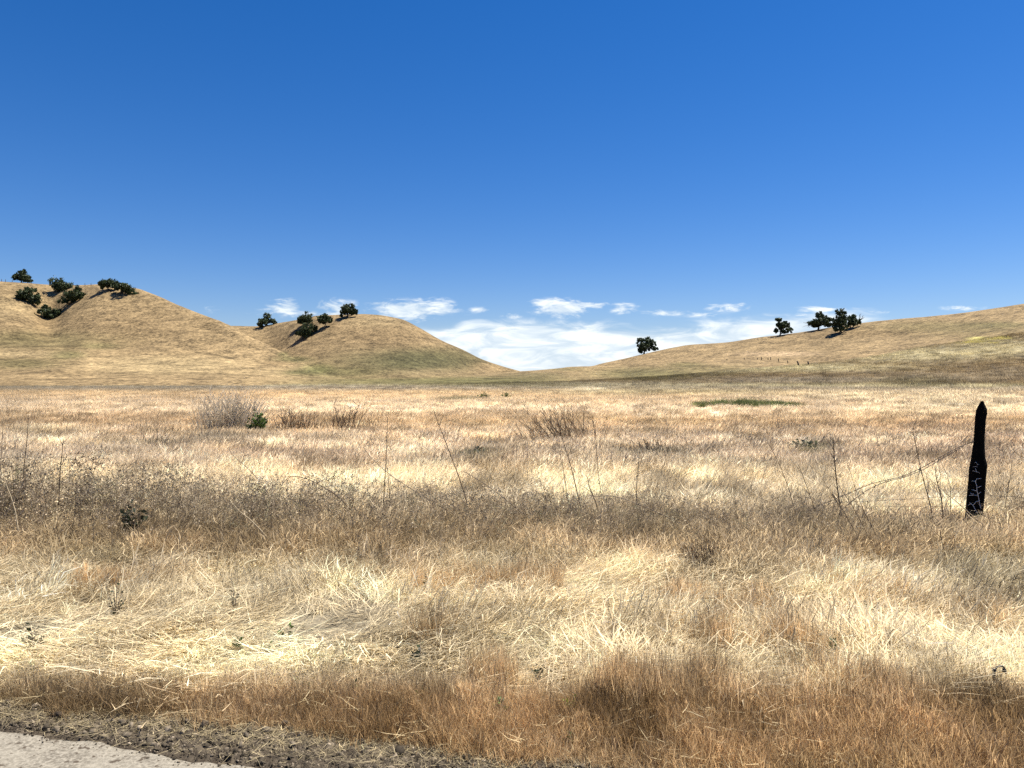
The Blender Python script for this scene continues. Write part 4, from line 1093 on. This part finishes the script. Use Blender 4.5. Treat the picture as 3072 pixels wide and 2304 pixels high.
# ------------------------------------------------------------------ single stalks and canes along the fence
SG = 'tall stalks along the fence line'
ST = [
    ('tall dark stalk leaning left with its tip far above the weeds at centre', [(1300, 1227), (1316, 1270), (1345, 1345), (1368, 1405), (1400, 1507), (1412, 1560)], 8.4, .0065, 'stalk', 5),
    ('tallest leaning dark stalk right of centre in front of the shrubs', [(1672, 1255), (1685, 1308), (1712, 1400), (1735, 1490), (1757, 1585)], 8.3, .006, 'stalk', 4),
    ('short dark stalk just left of the tallest leaning stalk right of centre', [(1686, 1381), (1694, 1440), (1703, 1497), (1708, 1560)], 8.3, .0055, 'stalk', 2),
    ('slim stalk with a slight curve right of the forked stalk', [(1785, 1285), (1790, 1350), (1797, 1430), (1811, 1533), (1815, 1570)], 8.5, .0042, 'stalk', 4),
    ('stout forked dark stalk between two slimmer stalks right of centre', [(1760, 1428), (1768, 1462), (1790, 1515), (1800, 1570)], 8.2, .007, 'stalk', 2),
    ('straight dark stalk standing alone on the right half before the pale grass', [(1918, 1352), (1915, 1400), (1910, 1470), (1912, 1530), (1914, 1580)], 8.4, .006, 'stalk', 3),
    ('straight upright dark stalk left of centre above the weeds', [(1163, 1252), (1160, 1320), (1157, 1400), (1152, 1465), (1150, 1560)], 8.4, .006, 'stalk', 1),
    ('shorter stalk touching the base of the straight upright stalk left of centre', [(1163, 1400), (1167, 1450), (1171, 1501), (1173, 1560)], 8.3, .005, 'stalk', 1),
    ('upright thin stalk over the left weeds with the tip leaning right', [(85, 1243), (80, 1300), (74, 1360), (67, 1415), (62, 1500)], 7.6, .005, 'stalk', 2),
    ('dark stalk rising out of the left weed thicket beside a short one', [(190, 1317), (187, 1350), (181, 1395), (177, 1430), (172, 1520)], 7.4, .0055, 'stalk', 3),
    ('faint thin stalk at the extreme left edge', [(9, 1245), (6, 1330), (4, 1411), (2, 1500)], 7.6, .004, 'mid', 2),
    ('thick knobbly dark stalk midway between the yellow slope and the burnt post', [(2500, 1314), (2504, 1370), (2510, 1430), (2518, 1490), (2527, 1545), (2532, 1590)], 7.9, .009, 'stalk', 9),
    ('tall wavering stalk crossing the barbed wire left of the burnt post', [(2739, 1285), (2742, 1310), (2746, 1332), (2754, 1370), (2762, 1408), (2780, 1478), (2795, 1540), (2800, 1590)], 7.9, .006, 'stalk', 5),
    ('long leaning stalk left of the thick knobbly stalk', [(2300, 1320), (2345, 1410), (2376, 1500), (2395, 1560), (2405, 1600)], 7.9, .005, 'stalk', 3),
    ('slanting stalk in front of the left end of the barbed wire', [(2396, 1395), (2425, 1470), (2448, 1540), (2460, 1600)], 7.7, .0048, 'stalk', 3),
    ('straight reddish stalk right of the burnt post leaning right', [(3036, 1380), (3028, 1440), (3018, 1500), (3008, 1560), (3004, 1600)], 8.3, .0045, 'stalk', 2),
    ('short knotted stalk under the barbed wire beside the burnt post', [(2806, 1404), (2813, 1450), (2824, 1500), (2830, 1560)], 7.9, .007, 'stalk', 6),
    ('curved slim stalk nearest the burnt post on its left', [(2825, 1388), (2842, 1430), (2852, 1470), (2853, 1540), (2858, 1590)], 7.8, .004, 'stalk', 3),
    ('long drooping cane slanting down right through the weeds left of centre', [(1090, 1340), (1111, 1368), (1150, 1405), (1200, 1442), (1300, 1503), (1374, 1551), (1400, 1580)], 7.9, .0055, 'mid', 2),
    ('long cane slanting down right from the big leaning stalk at centre', [(1388, 1413), (1410, 1426), (1453, 1453), (1510, 1495), (1562, 1536), (1605, 1564)], 7.8, .006, 'mid', 2),
    ('arching pale cane bowed over the weeds right of centre', [(1780, 1490), (1820, 1489), (1851, 1493), (1923, 1518), (2000, 1551), (2060, 1585)], 7.7, .0055, 'mid', 1),
    ('hooped brown cane arching over the weed thicket left of centre', [(840, 1462), (858, 1440), (880, 1429), (916, 1436), (970, 1462), (1014, 1492), (1050, 1530)], 7.6, .005, 'stalk', 2),
    ('slanting pale stem with a tufted tip above the left weeds', [(680, 1340), (710, 1375), (746, 1407), (789, 1458), (830, 1520)], 7.7, .0045, 'mid', 5),
    ('pale diagonal stem leaning across the foot of the burnt post', [(2780, 1428), (2825, 1470), (2871, 1508), (2916, 1548), (2971, 1597), (3010, 1632)], 7.4, .0055, 'pale', 0),
    ('long pale bowed cane sweeping down right in front of the weeds at right', [(2333, 1622), (2370, 1613), (2409, 1611), (2496, 1621), (2579, 1642), (2655, 1675), (2724, 1706)], 7.0, .007, 'pale', 0),
    ('dark stalk leaning left low in the grass below the burnt post', [(2820, 1590), (2835, 1650), (2850, 1705), (2865, 1758)], 6.4, .0055, 'stalk', 3),
    ('first dark stem of a fan in the weeds left of the burnt post', [(2470, 1440), (2540, 1550), (2590, 1640), (2612, 1700), (2624, 1745)], 6.7, .0045, 'stalk', 2),
    ('middle dark stem of a fan in the weeds left of the burnt post', [(2500, 1430), (2570, 1540), (2620, 1640), (2645, 1700), (2660, 1745)], 6.7, .0045, 'stalk', 2),
    ('last dark stem of a fan in the weeds left of the burnt post', [(2545, 1400), (2590, 1530), (2640, 1630), (2665, 1690), (2680, 1748)], 6.7, .0045, 'stalk', 2),
    ('pale stick with a forked tip poking in at the right edge near the post', [(3030, 1330), (3040, 1348), (3054, 1364), (3072, 1374), (3110, 1395), (3200, 1480), (3230, 1590)], 8.0, .007, 'pale', 3),
    ('pale bleached stem crossing the dark thicket at far left', [(10, 1430), (20, 1460), (35, 1505), (45, 1545), (52, 1600)], 6.9, .006, 'pale', 1),
    ('second bleached stem slanting left out of the far left thicket', [(108, 1370), (85, 1420), (58, 1470), (35, 1510), (10, 1560)], 6.9, .0055, 'pale', 1),
    ('pale stem slanting through the thicket left of centre', [(690, 1500), (715, 1530), (745, 1555), (790, 1600), (820, 1640)], 6.8, .005, 'pale', 1),
]
for i, (lb, pts, D, rad, mt, tw) in enumerate(ST):
    line_thing('dry_stalk', lb, 'stalk', pts, D, rad, M[mt], SG, tw, 40 + i)


# ------------------------------------------------------------------ shrubs in the field
def stem_shrub(name, label, px, py, wpx, hpx, n, cols, lean=0., seed=1, rad=.005, fine=1.0, dsp=.5):
    """a bush of many thin upright stems"""
    D = dep(py); base = pt(px, py, D); base.z = float(surf(np.array([base.x]), np.array([base.y]))[0]); k = D / F
    w, h = wpx * k / 2, hpx * k
    t = thing(name, label, 'shrub', base)
    r = np.random.default_rng(seed); parts = []
    for q in range(n):
        u = r.normal(0, .42); hx = h * max(.25, (1 - .55 * u * u)) * r.uniform(.45, 1.05)
        b0 = np.array([u * w, r.normal(0, .4) * w * dsp, -.03]); a = r.normal(0, .25, 2)
        T = np.linspace(0, 1, 6)[:, None]
        P = b0 + hx * (T * np.array([lean + a[0] + u * .25, a[1], 1]) + T**2 * np.array([r.normal(0, .12), 0, -.05])) + np.cumsum(r.normal(0, .012, (6, 3)), 0) * hx
        parts.append(strip(P, rad * 2 * fine, rad, seed * 100 + q))
        for z in range(3):
            i = r.integers(2, 6); L = hx * r.uniform(.12, .3); d = np.array([r.normal(lean, .5), r.normal(0, .4), .8])
            parts.append(strip(np.array([P[i], P[i] + d * L * .5, P[i] + d * L + r.normal(0, .02, 3)]), rad * 1.2 * fine, rad * .7, seed * 999 + q * 7 + z))
    v, f, rn = join(parts)
    mesh_np('crown', v, f, cols, t, attrs={'rnd': ('FLOAT', rn)})
    return t


M['greystem'] = blade_material('grey_stems', .35, col=(.56, .50, .40)); M['darkstem'] = blade_material('dark_stems', .2, col=(.14, .10, .07))
M['brownstem'] = blade_material('brown_stems', .25, col=(.22, .165, .11)); M['sageleaf'] = blade_material('sage_leaf', .2, col=(.13, .135, .075))
stem_shrub('dry_shrub', 'large pale grey bare shrub in the field on the left', 690, 1296, 200, 135, 330, M['greystem'], .05, 11, .009)
stem_shrub('dry_shrub', 'low brown twiggy shrub just right of the small green bush', 880, 1298, 190, 75, 150, M['brownstem'], .0, 12, .008)
stem_shrub('dry_shrub', 'sparse shrub of dark bare stems standing right of the low brown shrub', 1035, 1298, 150, 100, 60, M['darkstem'], .05, 13, .008)
stem_shrub('dry_shrub', 'dark shrub of long stems leaning left near the field centre', 1690, 1324, 280, 118, 120, M['brownstem'], -.45, 14, .007)
stem_shrub('dry_shrub', 'dark low shrub right of the left-leaning shrub', 1975, 1372, 180, 62, 120, M['brownstem'], -.3, 15, .0065)
stem_shrub('dry_shrub', 'dense dark grey shrub in the weeds low at right of centre', 2110, 1712, 130, 110, 130, M['darkstem'], -.05, 16, .0026)


def leafy(name, label, px, py, wpx, hpx, n, mat, seed, leaf=.25, D=None, cat='bush', stems=True):
    """small bush or weed: short stems with leaf blades"""
    D = D or dep(py); base = pt(px, py, D)
    base.z = float(surf(np.array([base.x]), np.array([base.y]))[0]); k = D / F; w, h = wpx * k / 2, hpx * k
    t = thing(name, label, cat, base); r = np.random.default_rng(seed); L, St = [], MB()
    ns = max(3, n // 9)
    for q in range(ns):
        a = r.uniform(0, 6.28); sp = r.uniform(.1, 1)
        e = Vector((math.cos(a) * w * sp, math.sin(a) * w * sp * .8, h * r.uniform(.45, 1) * (1.05 - .45 * sp)))
        St.add(tube([(0, 0, -.01), e * .5 + Vector((0, 0, .08 * h)), e], [h * .014 + .001, h * .01 + .001, .0008], 4))
        for z in range(n // ns):
            p = np.array(e) * r.uniform(.3, 1.02); ln = leaf * h * r.uniform(.6, 1.25)
            d = np.array([math.cos(a + r.normal(0, 1)), math.sin(a + r.normal(0, 1)), r.uniform(.1, 1.2)]); d /= np.linalg.norm(d)
            s = np.cross(d, r.normal(0, 1, 3)); s /= np.linalg.norm(s); wd = ln * r.uniform(.16, .3)
            V = np.array([p, p + d * ln * .45 + s * wd, p + d * ln + np.array([0, 0, -.1 * ln]), p + d * ln * .45 - s * wd])
            L.append((V, np.array([[0, 1, 2, 3]]), np.full(4, r.uniform(0, 1))))
    v, f, rn = join(L)
    mesh_np('leaves', v, f, mat, t, attrs={'rnd': ('FLOAT', rn)})
    St.build('stem', M['mid'], t)
    return t


leafy('green_bush', 'small bright green topped bush in the grey shrub on the left', 772, 1302, 62, 84, 420, M['leaf'], 1, .16)
leafy('green_bush', 'larger of two dark green bushes far out in the field centre', 1452, 1196, 46, 20, 260, M['leaf'], 2, .3)
leafy('green_bush', 'smaller of two dark green bushes far out in the field centre', 1518, 1196, 34, 18, 200, M['leaf'], 3, .3)
leafy('sage_bush', 'low olive bush with fading leaves in the field left of the post', 2415, 1355, 130, 52, 420, M['sageleaf'], 4, .22)
leafy('sage_bush', 'low olive bush in the pale grass at centre', 1425, 1378, 95, 50, 260, M['sageleaf'], 5, .22)
leafy('dark_weed', 'dark leafy weed inside the thicket on the left', 402, 1640, 75, 150, 150, M['darkleaf'], 6, .16, 7.2, 'weed')
leafy('dark_weed', 'dark leaved sprig on the long cane at centre', 1480, 1530, 70, 75, 40, M['darkleaf'], 7, .3, 7.6, 'weed')
FG = [
    ('dark spiky weed in the straw at lower left', 98, 1955, 90, 65, 46, 'darkleaf', .34), ('green leafy sprig in the straw left of centre, taller one', 722, 1950, 34, 50, 16, 'leaf', .5),
    ('small green sprig right of the taller sprig in the straw', 797, 1955, 26, 32, 12, 'leaf', .5), ('broad leaved green weed at the lower edge of the straw left of centre', 862, 1912, 34, 48, 14, 'leaf', .5),
    ('low green rosette at the edge of the rusty grass left of centre', 905, 2068, 70, 45, 30, 'leaf', .5), ('small green weed right of the low rosette', 1058, 2080, 36, 42, 14, 'leaf', .5), ('green seedling among the rusty grass at centre', 1258, 2100, 36, 46, 14, 'leaf', .5),
    ('dark green weed under a pale clump in the centre straw', 1262, 1985, 56, 62, 44, 'darkleaf', .36), ('feathery green weed in the rusty grass right of centre', 1505, 2150, 44, 60, 30, 'leaf', .4),
    ('yellow green weed in the bare patch right of centre', 1715, 2135, 70, 50, 36, 'yellowleaf', .4), ('dark green weed in a brown tuft right of centre', 1615, 2040, 44, 50, 26, 'darkleaf', .4),
    ('green weed low in the rusty grass right of centre', 1708, 2235, 36, 50, 18, 'leaf', .4), ('small dark weed in the straw on the right', 2108, 1918, 30, 34, 16, 'darkleaf', .4),
    ('leggy dark weed with small leaves in the leaning grass at right', 2610, 1862, 56, 64, 30, 'darkleaf', .2), ('green spiky weed in the straw at lower right', 2432, 2022, 36, 38, 18, 'leaf', .45),
    ('pair of green spikes in the pale straw right of the small green weed', 2505, 1985, 60, 52, 24, 'leaf', .45), ('small green weed above the yellow green weed at centre', 1490, 1920, 30, 34, 12, 'leaf', .45),
    ('green weed at left edge of the rusty grass', 102, 2010, 40, 36, 12, 'leaf', .5), ('single green leaved weed left of centre on the verge', 585, 2020, 36, 34, 8, 'leaf', .6),
    ('dark weed stems in the straw at upper left', 345, 1860, 60, 90, 34, 'darkleaf', .16), ('dark thin weed in the straw left of the bare patch', 700, 1840, 36, 80, 18, 'darkleaf', .16), ('small dark weed in the grass above the pale clump at centre', 1283, 1775, 30, 50, 22, 'darkleaf', .25),
]
for i, (lb, px, py, w, h, n, mt, lf) in enumerate(FG):
    leafy('small_weed', lb, px, py, w * 1.1, h * 1.35, int(n * 2), M[mt], 60 + i, lf * .55, None, 'weed')


# a few larger lumps of earth and a fallen red leaf
for i, (px, py, s, lb) in enumerate([(178, 2160, .028, 'dark lump of earth on the upper left of the verge'), (610, 2200, .03, 'largest dark lump of earth on the verge left of centre'), (1235, 2215, .028, 'dark pointed lump of earth on the verge near centre'),
                                     (850, 2196, .026, 'dark lump of earth on the verge right of the largest lump'), (770, 2178, .022, 'greyish lump of earth against the rusty grass'), (20, 2128, .022, 'small dark lump of earth at the left edge of the verge'), (1535, 2275, .03, 'dark lump of earth at the bottom of the verge right of centre')]):
    v, f, rn = clod(60 + i); D = dep(py); b = pt(px, py, D)
    b.z = float(berm_z(np.array([b.x]), np.array([b.y]))[0]) + .02
    o = mesh_np('earth_lump', v * s * .95, f, M['clod'], None, loc=b); o.rotation_euler = (.3, .2, i * 1.3)
    tag(o, lb, 'earth lump', 'lumps of earth on the verge')

S.cycles.max_bounces = 8; S.cycles.diffuse_bounces = 4; S.cycles.transmission_bounces = 6; S.cycles.transparent_max_bounces = 4
S.cycles.use_denoising = False
